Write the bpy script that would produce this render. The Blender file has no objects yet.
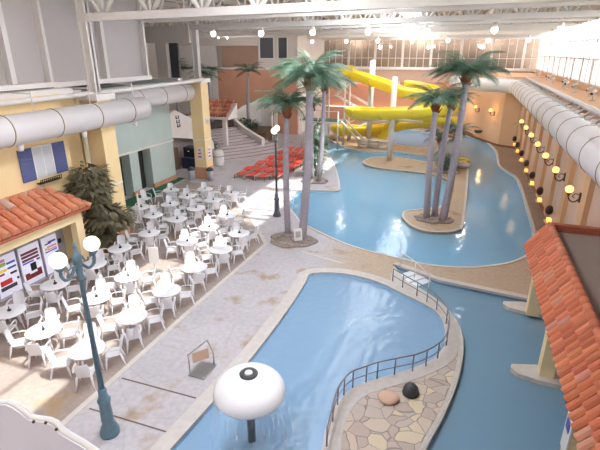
import bpy, math, random
from mathutils import Vector, Matrix
from mathutils.geometry import tessellate_polygon
PI = math.pi
S = bpy.context.scene
C = bpy.data.collections.new('water_park'); S.collection.children.link(C)
R = math.radians
rnd = random.Random(7)

# ------------------------------------------------------------------ materials
def nt(name):
    m = bpy.data.materials.new(name); m.use_nodes = True
    n = m.node_tree; n.nodes.clear()
    o = n.nodes.new('ShaderNodeOutputMaterial')
    return m, n, o
def srgb(c):
    r = []
    for v in c:
        v = v / 255.
        r.append(v / 12.92 if v < .04045 else ((v + .055) / 1.055) ** 2.4)
    return (r[0], r[1], r[2], 1)
def mat(name, col, rough=.6, var=.06, scale=3., bump=0., metal=0., bscale=None, emit=None, estr=0., spec=.5):
    m, n, o = nt(name); L = n.links.new
    p = n.nodes.new('ShaderNodeBsdfPrincipled'); L(p.outputs[0], o.inputs[0])
    p.inputs['Roughness'].default_value = rough; p.inputs['Metallic'].default_value = metal
    p.inputs['Specular IOR Level'].default_value = spec
    c = srgb(col)
    if var > 0 or bump > 0:
        tc = n.nodes.new('ShaderNodeTexCoord')
        nz = n.nodes.new('ShaderNodeTexNoise'); nz.inputs['Scale'].default_value = scale; nz.inputs['Detail'].default_value = 5
        L(tc.outputs['Object'], nz.inputs['Vector'])
        mx = n.nodes.new('ShaderNodeMix'); mx.data_type = 'RGBA'
        a = tuple(max(0, v * (1 - 2 * var)) for v in c[:3]) + (1,)
        b = tuple(min(1, v * (1 + 2 * var)) for v in c[:3]) + (1,)
        mx.inputs[6].default_value = a; mx.inputs[7].default_value = b
        L(nz.outputs[0], mx.inputs[0]); L(mx.outputs[2], p.inputs['Base Color'])
        if bump > 0:
            n2 = n.nodes.new('ShaderNodeTexNoise'); n2.inputs['Scale'].default_value = bscale or scale * 4
            L(tc.outputs['Object'], n2.inputs['Vector'])
            bp = n.nodes.new('ShaderNodeBump'); bp.inputs['Strength'].default_value = bump; bp.inputs['Distance'].default_value = .02
            L(n2.outputs[0], bp.inputs['Height']); L(bp.outputs[0], p.inputs['Normal'])
    else:
        p.inputs['Base Color'].default_value = c
    if emit:
        p.inputs['Emission Color'].default_value = srgb(emit); p.inputs['Emission Strength'].default_value = estr
    return m
def mat_water(name, tint, scale=2.2, bump=.25, dens=.12, rough=.06):
    m, n, o = nt(name); L = n.links.new
    tc = n.nodes.new('ShaderNodeTexCoord')
    nz = n.nodes.new('ShaderNodeTexNoise'); nz.inputs['Scale'].default_value = scale; nz.inputs['Detail'].default_value = .6
    L(tc.outputs['Object'], nz.inputs['Vector'])
    bp = n.nodes.new('ShaderNodeBump'); bp.inputs['Strength'].default_value = bump; bp.inputs['Distance'].default_value = .2
    L(nz.outputs[0], bp.inputs['Height'])
    fr = n.nodes.new('ShaderNodeFresnel'); fr.inputs['IOR'].default_value = 1.33
    L(bp.outputs[0], fr.inputs['Normal'])
    t = n.nodes.new('ShaderNodeBsdfTransparent'); t.inputs[0].default_value = srgb(tint)
    d = n.nodes.new('ShaderNodeBsdfDiffuse'); d.inputs[0].default_value = srgb(tint)
    m1 = n.nodes.new('ShaderNodeMixShader'); m1.inputs[0].default_value = dens
    L(t.outputs[0], m1.inputs[1]); L(d.outputs[0], m1.inputs[2])
    g = n.nodes.new('ShaderNodeBsdfGlossy'); g.inputs['Roughness'].default_value = rough
    L(bp.outputs[0], g.inputs['Normal'])
    m2 = n.nodes.new('ShaderNodeMixShader')
    L(fr.outputs[0], m2.inputs[0]); L(m1.outputs[0], m2.inputs[1]); L(g.outputs[0], m2.inputs[2])
    L(m2.outputs[0], o.inputs[0])
    return m
def mat_glass(name, tint=(245, 248, 250), refl=.08, rough=.02):
    m, n, o = nt(name); L = n.links.new
    t = n.nodes.new('ShaderNodeBsdfTransparent'); t.inputs[0].default_value = srgb(tint)
    g = n.nodes.new('ShaderNodeBsdfGlossy'); g.inputs['Roughness'].default_value = rough
    m2 = n.nodes.new('ShaderNodeMixShader'); m2.inputs[0].default_value = refl
    L(t.outputs[0], m2.inputs[1]); L(g.outputs[0], m2.inputs[2]); L(m2.outputs[0], o.inputs[0])
    return m
def mat_deck(name, grey, tan, rust, split=True):
    """stamped concrete: grey near the tables, tan between the pools, with rust stains and hairline joints"""
    m, n, o = nt(name); L = n.links.new
    N = n.nodes.new
    p = N('ShaderNodeBsdfPrincipled'); L(p.outputs[0], o.inputs[0]); p.inputs['Roughness'].default_value = .55
    tc = N('ShaderNodeTexCoord')
    sx = N('ShaderNodeSeparateXYZ'); L(tc.outputs['Object'], sx.inputs[0])
    def noise(sc, det=6):
        z = N('ShaderNodeTexNoise'); z.inputs['Scale'].default_value = sc; z.inputs['Detail'].default_value = det
        L(tc.outputs['Object'], z.inputs['Vector']); return z
    def ramp(src, a, b):
        r = N('ShaderNodeMapRange'); r.interpolation_type = 'SMOOTHSTEP'
        r.inputs['From Min'].default_value = a; r.inputs['From Max'].default_value = b
        L(src, r.inputs['Value']); return r.outputs[0]
    def mix(f, a, b, blend='MIX'):
        x = N('ShaderNodeMix'); x.data_type = 'RGBA'; x.blend_type = blend
        if isinstance(f, float): x.inputs[0].default_value = f
        else: L(f, x.inputs[0])
        for i, v in ((6, a), (7, b)):
            if isinstance(v, tuple): x.inputs[i].default_value = v
            else: L(v, x.inputs[i])
        return x.outputs[2]
    big = noise(.45); fine = noise(6)
    g = srgb(grey)
    base = mix(big.outputs[0], tuple(v * .80 for v in g[:3]) + (1,), tuple(min(1, v * 1.18) for v in g[:3]) + (1,))
    if split:
        ad = N('ShaderNodeMath'); ad.operation = 'MULTIPLY_ADD'; ad.inputs[1].default_value = 2.2
        L(big.outputs[0], ad.inputs[0]); L(sx.outputs[0], ad.inputs[2])
        f = ramp(ad.outputs[0], -5.2, -2.4)
        base = mix(f, base, srgb(tan))
    st = noise(.9, 8)
    base = mix(ramp(st.outputs[0], .55, .72), base, srgb(rust))
    base = mix(.35, base, mix(ramp(fine.outputs[0], .3, .7), (.62, .60, .58, 1), (1, 1, 1, 1)), 'MULTIPLY')
    vo = N('ShaderNodeTexVoronoi'); vo.feature = 'DISTANCE_TO_EDGE'; vo.inputs['Scale'].default_value = .55
    L(tc.outputs['Object'], vo.inputs['Vector'])
    base = mix(ramp(vo.outputs['Distance'], .0, .02), mix(.14, base, (.25, .2, .17, 1)), base)
    L(base, p.inputs['Base Color'])
    bp = N('ShaderNodeBump'); bp.inputs['Strength'].default_value = .3; bp.inputs['Distance'].default_value = .01
    L(fine.outputs[0], bp.inputs['Height']); L(bp.outputs[0], p.inputs['Normal'])
    return m
def mat_flag(name):
    m, n, o = nt(name); L = n.links.new; N = n.nodes.new
    p = N('ShaderNodeBsdfPrincipled'); L(p.outputs[0], o.inputs[0]); p.inputs['Roughness'].default_value = .6
    tc = N('ShaderNodeTexCoord')
    nz = N('ShaderNodeTexNoise'); nz.inputs['Scale'].default_value = 1.5; L(tc.outputs['Object'], nz.inputs['Vector'])
    va = N('ShaderNodeVectorMath'); va.operation = 'MULTIPLY_ADD'; va.inputs[1].default_value = (.35, .35, 0)
    L(nz.outputs['Color'], va.inputs[0]); L(tc.outputs['Object'], va.inputs[2])
    v1 = N('ShaderNodeTexVoronoi'); v1.inputs['Scale'].default_value = 2.4; L(va.outputs[0], v1.inputs['Vector'])
    v2 = N('ShaderNodeTexVoronoi'); v2.feature = 'DISTANCE_TO_EDGE'; v2.inputs['Scale'].default_value = 2.4; L(va.outputs[0], v2.inputs['Vector'])
    sp = N('ShaderNodeSeparateColor'); L(v1.outputs['Color'], sp.inputs[0])
    cr = N('ShaderNodeValToRGB'); L(sp.outputs[0], cr.inputs[0])
    e = cr.color_ramp.elements; e[0].position = 0; e[0].color = srgb((196, 182, 172)); e[1].position = 1; e[1].color = srgb((210, 198, 186))
    for q, c in ((.3, (208, 190, 174)), (.55, (216, 200, 174)), (.8, (190, 172, 160))):
        k = cr.color_ramp.elements.new(q); k.color = srgb(c)
    cr.color_ramp.interpolation = 'CONSTANT'
    mr = N('ShaderNodeMapRange'); mr.inputs['From Max'].default_value = .035; L(v2.outputs['Distance'], mr.inputs['Value'])
    mx = N('ShaderNodeMix'); mx.data_type = 'RGBA'; mx.inputs[6].default_value = srgb((146, 132, 124)); L(mr.outputs[0], mx.inputs[0]); L(cr.outputs[0], mx.inputs[7])
    L(mx.outputs[2], p.inputs['Base Color'])
    bp = N('ShaderNodeBump'); bp.inputs['Strength'].default_value = .5; bp.inputs['Distance'].default_value = .02
    L(mr.outputs[0], bp.inputs['Height']); L(bp.outputs[0], p.inputs['Normal'])
    return m
def mat_attr(name, rough=.7, bump=0):
    """base colour from the per-piece colour attribute (each tile has its own fired colour)"""
    m, n, o = nt(name); L = n.links.new; N = n.nodes.new
    p = N('ShaderNodeBsdfPrincipled'); L(p.outputs[0], o.inputs[0]); p.inputs['Roughness'].default_value = rough
    a = N('ShaderNodeAttribute'); a.attribute_name = 'piece'
    tc = N('ShaderNodeTexCoord'); nz = N('ShaderNodeTexNoise'); nz.inputs['Scale'].default_value = 9; nz.inputs['Detail'].default_value = 4
    L(tc.outputs['Object'], nz.inputs['Vector'])
    mx = N('ShaderNodeMix'); mx.data_type = 'RGBA'; mx.blend_type = 'MULTIPLY'; mx.inputs[0].default_value = .15
    L(a.outputs['Color'], mx.inputs[6]); L(nz.outputs[0], mx.inputs[7])
    L(mx.outputs[2], p.inputs['Base Color'])
    return m

M = {}
M['deck'] = mat_deck('concrete_deck', (198, 192, 196), (190, 166, 142), (174, 150, 128))
M['tan_deck'] = mat_deck('tan_concrete', (196, 170, 142), (180, 155, 130), (152, 118, 84), False)
M['brown_deck'] = mat_deck('brown_concrete', (150, 126, 108), (150, 120, 100), (130, 98, 72), False)
M['terrace'] = mat_deck('terrace_paving', (172, 156, 148), (172, 156, 148), (180, 152, 118), False)
M['flag'] = mat_flag('flagstone')
M['coping'] = mat('coping', (208, 200, 192), .6, .08, 4)
M['pink_coping'] = mat('pink_coping', (204, 196, 190), .6, .08, 5)
M['strip'] = mat('pale_paving', (208, 199, 191), .6, .08, 3)
M['basin'] = mat('pool_paint_light', (206, 236, 252), .7, .03, .5)
M['basin_low'] = mat('pool_paint_low', (190, 222, 244), .7, .04, .7)
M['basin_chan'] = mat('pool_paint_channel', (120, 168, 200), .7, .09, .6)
M['water'] = mat_water('pool_water', (172, 220, 246), 3.5, .07, .5, .03)
M['water_low'] = mat_water('rippled_water', (176, 210, 238), 4.2, .2, .6, .0)
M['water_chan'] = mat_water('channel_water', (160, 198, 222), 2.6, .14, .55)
M['white'] = mat('white_paint', (236, 230, 226), .5, .03, 2)
M['steel'] = mat('cream_steel', (222, 216, 210), .5, .04, 1)
M['offwhite'] = mat('off_white_wall', (222, 212, 204), .7, .04, .6)
M['panel'] = mat('wall_panel', (188, 180, 178), .6, .04, .5)
M['ceil'] = mat('ceiling_deck', (168, 158, 150), .8, .04, .4)
M['yellow_wall'] = mat('yellow_stucco', (244, 216, 164), .8, .04, 1.2, .2, bscale=40)
M['cream_trim'] = mat('cream_trim', (244, 220, 172), .7, .03, 2)
M['orange_wall'] = mat('orange_stucco', (210, 156, 126), .8, .06, 1)
M['peach'] = mat('peach_stucco', (220, 164, 136), .8, .06, .6)
M['tan_wall'] = mat('tan_stucco', (230, 188, 150), .8, .05, .7)
M['mauve_wall'] = mat('mauve_stucco', (218, 182, 160), .8, .05, .7)
M['pilaster'] = mat('ochre_pilaster', (218, 174, 132), .8, .05, 1)
M['green_wall'] = mat('sage_stucco', (200, 212, 206), .8, .04, .8)
M['base_brown'] = mat('brown_base', (150, 100, 78), .7, .08, 2)
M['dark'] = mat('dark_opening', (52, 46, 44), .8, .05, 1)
M['darkgrey'] = mat('dark_grey', (70, 70, 74), .5, .05, 3)
M['black'] = mat('black_plastic', (34, 34, 36), .45, .03, 3)
M['grey'] = mat('grey_paint', (176, 168, 162), .7, .05, 1)
M['green_carpet'] = mat('green_turf', (46, 98, 74), .95, .1, 12, .3)
M['plastic'] = mat('white_plastic', (236, 234, 238), .35, .015, 2)
M['duct'] = mat('duct_white', (228, 222, 222), .4, .03, .8)
M['duct_ring'] = mat('duct_seam', (168, 140, 112), .5, .05, 4)
M['blue'] = mat('blue_shutter', (96, 104, 150), .5, .06, 3)
M['blind'] = mat('window_blind', (204, 206, 208), .6, .04, 2)
M['lamp_blue'] = mat('teal_lamp_metal', (92, 118, 132), .45, .08, 8)
M['lamp_grey'] = mat('grey_lamp_metal', (84, 92, 98), .4, .08, 8, metal=.2)
M['globe'] = mat('lit_globe', (255, 246, 224), .3, 0, emit=(255, 242, 208), estr=1.15)
M['amber'] = mat('amber_globe', (250, 220, 130), .3, 0, emit=(255, 218, 132), estr=1.3)
M['amber_box'] = mat('amber_uplight', (250, 200, 90), .3, 0, emit=(255, 206, 104), estr=1.4)
M['bay'] = mat('high_bay_glass', (255, 250, 240), .3, 0, emit=(255, 248, 234), estr=3.)
M['iron'] = mat('brown_iron', (66, 46, 38), .6, .1, 8)
M['chrome'] = mat('stainless', (180, 178, 178), .3, .03, 5, metal=.7)
M['rail'] = mat('rail_grey', (136, 136, 142), .4, .05, 5, metal=.3)
M['yellow'] = mat('yellow_gelcoat', (248, 220, 60), .35, .04, .8)
M['trunk'] = mat('grey_palm_trunk', (162, 154, 162), .8, .12, 7, .8, bscale=16)
M['boot'] = mat('brown_palm_boot', (142, 84, 54), .9, .18, 14, .8)
M['frond'] = mat('palm_leaf', (92, 124, 100), .35, .3, 4)
M['frond_dark'] = mat('dark_palm_leaf', (86, 104, 88), .5, .25, 4)
M['ficus'] = mat('olive_leaf', (112, 106, 82), .6, .3, 5)
M['bush'] = mat('dark_bush_leaf', (62, 78, 56), .6, .3, 5)
M['stem'] = mat('brown_stem', (96, 70, 52), .8, .15, 6)
M['pot'] = mat('terracotta_pot', (204, 116, 76), .7, .08, 6)
M['gravel'] = mat('dark_gravel', (150, 134, 126), .9, .3, 14, 1., bscale=20)
M['rocks'] = mat('pale_rock', (170, 156, 148), .9, .14, 5, .6)
M['red'] = mat('red_sling', (232, 84, 70), .6, .06, 5)
M['wood'] = mat('brown_wood', (112, 92, 78), .7, .1, 8)
M['tile'] = mat_attr('clay_tile')
M['roof_felt'] = mat('roof_felt', (146, 130, 120), .85, .05, .7)
M['brick'] = mat('red_brick_edge', (176, 98, 74), .8, .15, 10)
M['glass'] = mat_glass('clear_glass')
M['glass_dim'] = mat_glass('corridor_glass', (214, 206, 198), .06, .02)
M['stair'] = mat('stair_grey', (204, 194, 194), .7, .06, 2)
M['stair_red'] = mat('stair_nosing', (158, 122, 124), .8, .08, 4)
M['scarlet'] = mat('scarlet_ink', (206, 62, 52), .5, .04, 8)
M['ink_blue'] = mat('blue_ink', (70, 90, 170), .5, .04, 8)
M['ink_green'] = mat('green_ink', (158, 186, 90), .5, .04, 8)
M['ink_yellow'] = mat('yellow_ink', (238, 206, 80), .5, .04, 8)
M['ink_pink'] = mat('pink_ink', (222, 150, 168), .5, .04, 8)
M['ink_maroon'] = mat('maroon_ink', (140, 54, 48), .5, .04, 8)
M['ink_lilac'] = mat('lilac_panel', (232, 230, 248), .4, .02, 3, emit=(236, 234, 252), estr=.25)
M['navy'] = mat('navy_ink', (60, 64, 92), .5, .04, 8)
M['skin_white'] = mat('glossy_white_gelcoat', (246, 244, 246), .25, .01, 2)
M['stone_grey'] = mat('machine_body', (186, 182, 190), .5, .04, 2)
M['hill'] = mat('outside_ground', (150, 150, 140), .9, .1, 1)
def mat_fall():
    m, n, o = nt('falling_water'); L = n.links.new; N = n.nodes.new
    tc = N('ShaderNodeTexCoord'); mp = N('ShaderNodeMapping'); mp.inputs['Scale'].default_value = (9, 9, .8)
    L(tc.outputs['Object'], mp.inputs[0])
    nz = N('ShaderNodeTexNoise'); nz.inputs['Scale'].default_value = 1.6; L(mp.outputs[0], nz.inputs['Vector'])
    mr = N('ShaderNodeMapRange'); mr.inputs['From Min'].default_value = .5; mr.inputs['From Max'].default_value = .8; mr.inputs['To Max'].default_value = .35
    L(nz.outputs[0], mr.inputs['Value'])
    t = N('ShaderNodeBsdfTransparent'); d = N('ShaderNodeBsdfDiffuse'); d.inputs[0].default_value = (.9, .94, .97, 1)
    x = N('ShaderNodeMixShader'); L(mr.outputs[0], x.inputs[0]); L(t.outputs[0], x.inputs[1]); L(d.outputs[0], x.inputs[2]); L(x.outputs[0], o.inputs[0])
    return m
M['fall'] = mat_fall()
def mat_frost():
    m, n, o = nt('frosted_panel'); L = n.links.new; N = n.nodes.new
    t = N('ShaderNodeBsdfTranslucent'); t.inputs[0].default_value = (.8, .76, .76, 1); d = N('ShaderNodeBsdfDiffuse'); d.inputs[0].default_value = (.7, .66, .64, 1)
    x = N('ShaderNodeMixShader'); x.inputs[0].default_value = .45; L(t.outputs[0], x.inputs[1]); L(d.outputs[0], x.inputs[2]); L(x.outputs[0], o.inputs[0]); return m
M['frosted'] = mat_frost()
M['foam'] = mat('white_foam', (236, 242, 248), .6, .03, 6)

# ------------------------------------------------------------------ mesh builder
class MB:
    def __init__(s): s.v = []; s.f = []; s.m = []; s.sm = []; s.c = []; s.col = None; s.cur = 0
    def add(s, vs, fs, smooth=False):
        b = len(s.v); s.v += [tuple(v) for v in vs]
        for f in fs: s.f.append([b + i for i in f]); s.m.append(s.cur); s.sm.append(smooth); s.c.append(s.col)
        return s
    def box(s, x0, y0, z0, x1, y1, z1):
        v = [(x, y, z) for z in (z0, z1) for y in (y0, y1) for x in (x0, x1)]
        return s.add(v, [(0, 2, 3, 1), (4, 5, 7, 6), (0, 1, 5, 4), (2, 6, 7, 3), (0, 4, 6, 2), (1, 3, 7, 5)])
    def cbox(s, c, d, rz=0, rx=0, ry=0):
        mt = Matrix.Translation(c) @ Matrix.Rotation(rz, 4, 'Z') @ Matrix.Rotation(ry, 4, 'Y') @ Matrix.Rotation(rx, 4, 'X')
        v = [mt @ Vector((x * d[0] / 2, y * d[1] / 2, z * d[2] / 2)) for z in (-1, 1) for y in (-1, 1) for x in (-1, 1)]
        return s.add(v, [(0, 2, 3, 1), (4, 5, 7, 6), (0, 1, 5, 4), (2, 6, 7, 3), (0, 4, 6, 2), (1, 3, 7, 5)])
    def tube(s, pts, r, seg=8, cap=True, closed=False, flat=None):
        pts = [Vector(p) for p in pts]; n = len(pts)
        rr = r if isinstance(r, (list, tuple)) else [r] * n
        vs = []; up = None
        for i, p in enumerate(pts):
            if closed: d = pts[(i + 1) % n] - pts[i - 1]
            else: d = pts[min(i + 1, n - 1)] - pts[max(i - 1, 0)]
            if d.length < 1e-9: d = Vector((0, 0, 1))
            d.normalize()
            if up is None: up = Vector((0, 0, 1)) if abs(d.z) < .9 else Vector((1, 0, 0))
            a = d.cross(up)
            if a.length < 1e-6: a = d.cross(Vector((1, 0, 0)))
            a.normalize(); b = a.cross(d).normalized(); up = b
            for k in range(seg):
                t = 2 * PI * k / seg + (PI / 4 if seg == 4 else 0)
                q = a * math.cos(t) * rr[i] + b * math.sin(t) * rr[i] * (flat or 1)
                vs.append(p + q)
        fs = []
        for i in range(n if closed else n - 1):
            j = (i + 1) % n
            for k in range(seg): fs.append((i * seg + k, i * seg + (k + 1) % seg, j * seg + (k + 1) % seg, j * seg + k))
        if cap and not closed: fs.append(tuple(range(seg))[::-1]); fs.append(tuple((n - 1) * seg + k for k in range(seg)))
        return s.add(vs, fs, seg > 4)
    def lathe(s, prof, c=(0, 0, 0), seg=24, cap=True, sx=1, sy=1):
        vs = []; n = len(prof)
        for r, z in prof:
            for k in range(seg):
                t = 2 * PI * k / seg; vs.append((c[0] + r * sx * math.cos(t), c[1] + r * sy * math.sin(t), c[2] + z))
        fs = [(i * seg + k, i * seg + (k + 1) % seg, (i + 1) * seg + (k + 1) % seg, (i + 1) * seg + k) for i in range(n - 1) for k in range(seg)]
        if cap:
            fs.append(tuple(range(seg))[::-1]); fs.append(tuple((n - 1) * seg + k for k in range(seg)))
        return s.add(vs, fs, True)
    def ball(s, c, r, seg=16, rings=9, sz=1):
        return s.lathe([(max(1e-3, r * math.sin(PI * i / rings)), -r * sz * math.cos(PI * i / rings)) for i in range(rings + 1)], c, seg)
    def prism(s, loop, z0, z1, top=True, bottom=True):
        n = len(loop); vs = [(x, y, z0) for x, y in loop] + [(x, y, z1) for x, y in loop]
        fs = [(i, (i + 1) % n, n + (i + 1) % n, n + i) for i in range(n)]
        tri = tessellate_polygon([[Vector((x, y, 0)) for x, y in loop]])
        if top: fs += [tuple(n + i for i in t) for t in tri]
        if bottom: fs += [tuple(t) for t in tri]
        return s.add(vs, fs)
    def prof_y(s, poly, y0, y1):      # polygon in (x,z) extruded along y
        n = len(poly); vs = [(x, y0, z) for x, z in poly] + [(x, y1, z) for x, z in poly]
        tri = tessellate_polygon([[Vector((x, z, 0)) for x, z in poly]])
        return s.add(vs, [(i, (i + 1) % n, n + (i + 1) % n, n + i) for i in range(n)] + [tuple(t) for t in tri] + [tuple(n + i for i in t) for t in tri])
    def build(s, name, mats, parent=None, loc=None, flat_up=False):
        me = bpy.data.meshes.new(name); me.from_pydata(s.v, [], s.f)
        if not isinstance(mats, (list, tuple)): mats = [mats]
        for m in mats: me.materials.append(m)
        me.polygons.foreach_set('material_index', s.m); me.polygons.foreach_set('use_smooth', s.sm)
        if any(c is not None for c in s.c):
            ca = me.color_attributes.new('piece', 'FLOAT_COLOR', 'CORNER')
            for p in me.polygons:
                for li in p.loop_indices: ca.data[li].color = s.c[p.index] or (1, 1, 1, 1)
        me.validate(); me.update()
        import bmesh
        bm = bmesh.new(); bm.from_mesh(me); bmesh.ops.recalc_face_normals(bm, faces=bm.faces)
        if flat_up:
            for f in bm.faces:
                if f.normal.z < 0: f.normal_flip()
        bm.to_mesh(me); bm.free()
        o = bpy.data.objects.new(name, me); C.objects.link(o)
        if parent: o.parent = parent
        if loc: o.location = loc
        return o
def tag(o, label, cat, group=None, kind=None):
    o['label'] = label; o['category'] = cat
    if group: o['group'] = group
    if kind: o['kind'] = kind
    return o
def thing(name, label, cat, loc=(0, 0, 0), rz=0, group=None):
    o = bpy.data.objects.new(name, None); C.objects.link(o); o.empty_display_size = .1
    o.location = loc; o.rotation_euler = (0, 0, rz)
    return tag(o, label, cat, group)
def struct(o, label=None):
    o['kind'] = 'structure'
    if label: o['label'] = label
    return o
def dup(src, parent=None, loc=None, rz=None, label=None, group=None):
    kids = list(src.children)
    c = src.copy(); C.objects.link(c)
    c.parent = parent
    if loc is not None: c.location = loc
    if rz is not None: c.rotation_euler = (0, 0, rz)
    if label: c['label'] = label
    if group: c['group'] = group
    for k in kids: dup(k, c)
    return c
def arc(c, r, a0, a1, n, z=0): return [(c[0] + r * math.cos(R(a0 + (a1 - a0) * i / n)), c[1] + r * math.sin(R(a0 + (a1 - a0) * i / n)), z) for i in range(n + 1)]
def spline(P, n=5, closed=True):
    """centripetal-ish Catmull-Rom in any dimension"""
    P = [Vector(p) for p in P]; out = []; N = len(P)
    rng = range(N) if closed else range(N - 1)
    for i in rng:
        if closed: a, b, c, d = P[i - 1], P[i], P[(i + 1) % N], P[(i + 2) % N]
        else: a, b, c, d = P[max(i - 1, 0)], P[i], P[i + 1], P[min(i + 2, N - 1)]
        for k in range(n):
            t = k / n
            out.append(.5 * ((2 * b) + (c - a) * t + (2 * a - 5 * b + 4 * c - d) * t * t + (3 * b - 3 * c + d - a) * t ** 3))
    if not closed: out.append(P[-1])
    return out
def loop2(P, n=4): return [(v.x, v.y) for v in spline([(x, y, 0) for x, y in P], n)]
def offset(loop, d):
    n = len(loop); out = []
    ar = sum(loop[i][0] * loop[(i + 1) % n][1] - loop[(i + 1) % n][0] * loop[i][1] for i in range(n))
    sg = 1 if ar > 0 else -1
    for i in range(n):
        a = Vector(loop[i - 1]); b = Vector(loop[i]); c = Vector(loop[(i + 1) % n])
        t = (c - a); t.normalize() if t.length else None
        nn = Vector((t.y, -t.x)) * sg
        out.append((b.x + nn.x * d, b.y + nn.y * d))
    return out
def ring(mb, inner, outer, z0, z1):
    n = len(inner)
    vs = [(x, y, z1) for x, y in inner] + [(x, y, z1) for x, y in outer] + [(x, y, z0) for x, y in inner] + [(x, y, z0) for x, y in outer]
    fs = []
    for i in range(n):
        j = (i + 1) % n
        fs += [(i, j, n + j, n + i), (2 * n + i, 2 * n + j, j, i), (n + i, n + j, 3 * n + j, 3 * n + i), (2 * n + i, 3 * n + i, 3 * n + j, 2 * n + j)]
    mb.add(vs, fs)
def ribbon(mb, pts, w, z0, z1):
    pts = [Vector(p[:2]) for p in pts]; n = len(pts); L_, R_ = [], []
    for i, p in enumerate(pts):
        d = pts[min(i + 1, n - 1)] - pts[max(i - 1, 0)]; d.normalize()
        q = Vector((-d.y, d.x)) * w / 2; L_.append(p + q); R_.append(p - q)
    mb.prism([tuple(p) for p in L_] + [tuple(p) for p in reversed(R_)], z0, z1)

# ------------------------------------------------------------------ ground outlines (metres; camera stands over the origin)
MAIN = [(-13.91, 46.55), (-14.19, 49.0), (-11.88, 45.5), (-9.84, 43.52), (-7.63, 43.29), (-5.38, 44.08), (-2.98, 43.26), (-2.13, 45.23), (-1.52, 51.53), (-0.17, 55.3), (1.12, 55.06), (2.25, 53.49), (3.02, 49.63), (3.27, 46.64), (3.2, 41.43), (3.76, 39.07), (4.3, 36.69), (4.24, 28.94), (4.18, 25.79), (3.87, 23.25), (3.7, 22.43), (2.91, 21.21), (2.02, 20.45), (0.92, 19.84), (-0.53, 19.55), (-2.04, 19.81), (-4.59, 20.53), (-7.25, 22.24), (-7.76, 22.55), (-8.64, 23.83), (-9.56, 25.28), (-10.16, 28.04), (-9.58, 28.87), (-7.66, 29.42), (-7.71, 30.46), (-8.42, 32.83), (-9.47, 35.84), (-10.58, 38.6), (-12.1, 42.21)]
ISLE = [(-7.91, 39.12), (-7.44, 40.79), (-6.1, 41.48), (-4.56, 41.36), (-2.75, 40.73), (-1.67, 40.9), (-0.26, 41.0), (0.73, 40.17), (0.86, 38.05), (0.81, 31.41), (0.68, 25.36), (0.42, 24.46), (0.02, 24.01), (-0.98, 23.66), (-1.8, 24.0), (-2.31, 24.64), (-2.71, 25.55), (-2.77, 26.47), (-2.42, 26.98), (-1.19, 27.82), (-0.65, 28.63), (-0.37, 30.52), (-0.34, 32.79), (-0.64, 34.95), (-1.99, 36.38), (-4.37, 36.73), (-6.2, 36.99), (-7.47, 37.86)]
LOW = [(-5.4, 16.89), (-4.13, 17.34), (-2.61, 17.09), (-1.58, 16.47), (-0.95, 16.11), (-0.24, 15.59), (0.12, 14.93), (0.26, 14.12), (0.24, 13.34), (-0.02, 12.54), (-0.9, 11.57), (-1.92, 10.66), (-2.31, 9.88), (-2.41, 8.95), (-2.29, 8.09), (-2.05, 6.6), (-2.0, 4.0), (-5.69, 4.0), (-5.75, 6.4), (-5.62, 8.04), (-5.38, 10.83), (-5.33, 14.0), (-5.41, 16.11)]
PATHOUT = [(-2.21, 18.85), (-1.5, 17.6), (-0.77, 17.02), (-0.02, 16.2), (0.56, 15.15), (0.82, 13.78), (0.71, 11.95), (0.4, 10.32), (0.02, 8.9), (-0.35, 7.0), (-.7, 4.0)]
SPLASH = [(-7.78, 57.12), (-4.18, 56.81), (-2.75, 54.05), (-2.79, 49.06), (-3.45, 46.96), (-5.86, 47.62), (-7.39, 49.46)]
main_l = loop2(MAIN); isle_l = loop2(ISLE); low_l = loop2(LOW, 3); splash_l = loop2(SPLASH)
po = [(v.x, v.y) for v in spline([(x, y, 0) for x, y in PATHOUT], 4, False)]
chan_l = [(7.5, 4.0), (7.5, 17.35), (3.08, 17.7), (1.44, 17.88), (-.26, 18.11), (-1.4, 18.7), (-2.1, 19.0)] + po
XL, XR, YN, YF = -36., 8.5, -3., 62.

def poly_with_holes(name, outer, holes, z, m, parent=None):
    loops = [outer] + holes
    flat = [p for l in loops for p in l]
    tri = tessellate_polygon([[Vector((x, y, 0)) for x, y in l] for l in loops])
    mb = MB(); mb.add([(x, y, z) for x, y in flat], [tuple(t) for t in tri])
    return mb.build(name, m, parent, flat_up=True)
fl = poly_with_holes('floor', [(XL, YN), (XR, YN), (XR, YF), (XL, YF)], [main_l, low_l, chan_l, splash_l], 0, M['deck'])
struct(fl, 'stamped concrete pool deck')
def pool(name, loop, depth, mb_, mw, wl, label):
    t = thing(name, label, 'pool', (0, 0, 0)); t['kind'] = 'structure'
    b = MB(); n = len(loop)
    b.add([(x, y, 0) for x, y in loop] + [(x, y, -depth) for x, y in loop], [(i, (i + 1) % n, n + (i + 1) % n, n + i) for i in range(n)])
    tri = tessellate_polygon([[Vector((x, y, 0)) for x, y in loop]])
    b.add([(x, y, -depth) for x, y in loop], [tuple(q) for q in tri])
    b.build('basin', mb_, t)
    w = MB(); w.add([(x, y, -wl) for x, y in loop], [tuple(q) for q in tri]); w.build('water_surface', mw, t, flat_up=True)
    return t
p1 = pool('floor_lazy_river_pool', main_l, .55, M['basin'], M['water'], .12, 'large pale blue lazy river pool winding round the palm island')
p2 = pool('floor_rippled_pool', low_l, .6, M['basin_low'], M['water_low'], .12, 'smaller pool with rippled water and the white mushroom fountain')
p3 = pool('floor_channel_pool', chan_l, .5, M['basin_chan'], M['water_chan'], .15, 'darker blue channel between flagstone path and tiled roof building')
p4 = pool('floor_splash_pool', splash_l, .6, M['basin'], M['water'], .12, 'small splash pool behind the yellow slides')
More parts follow.
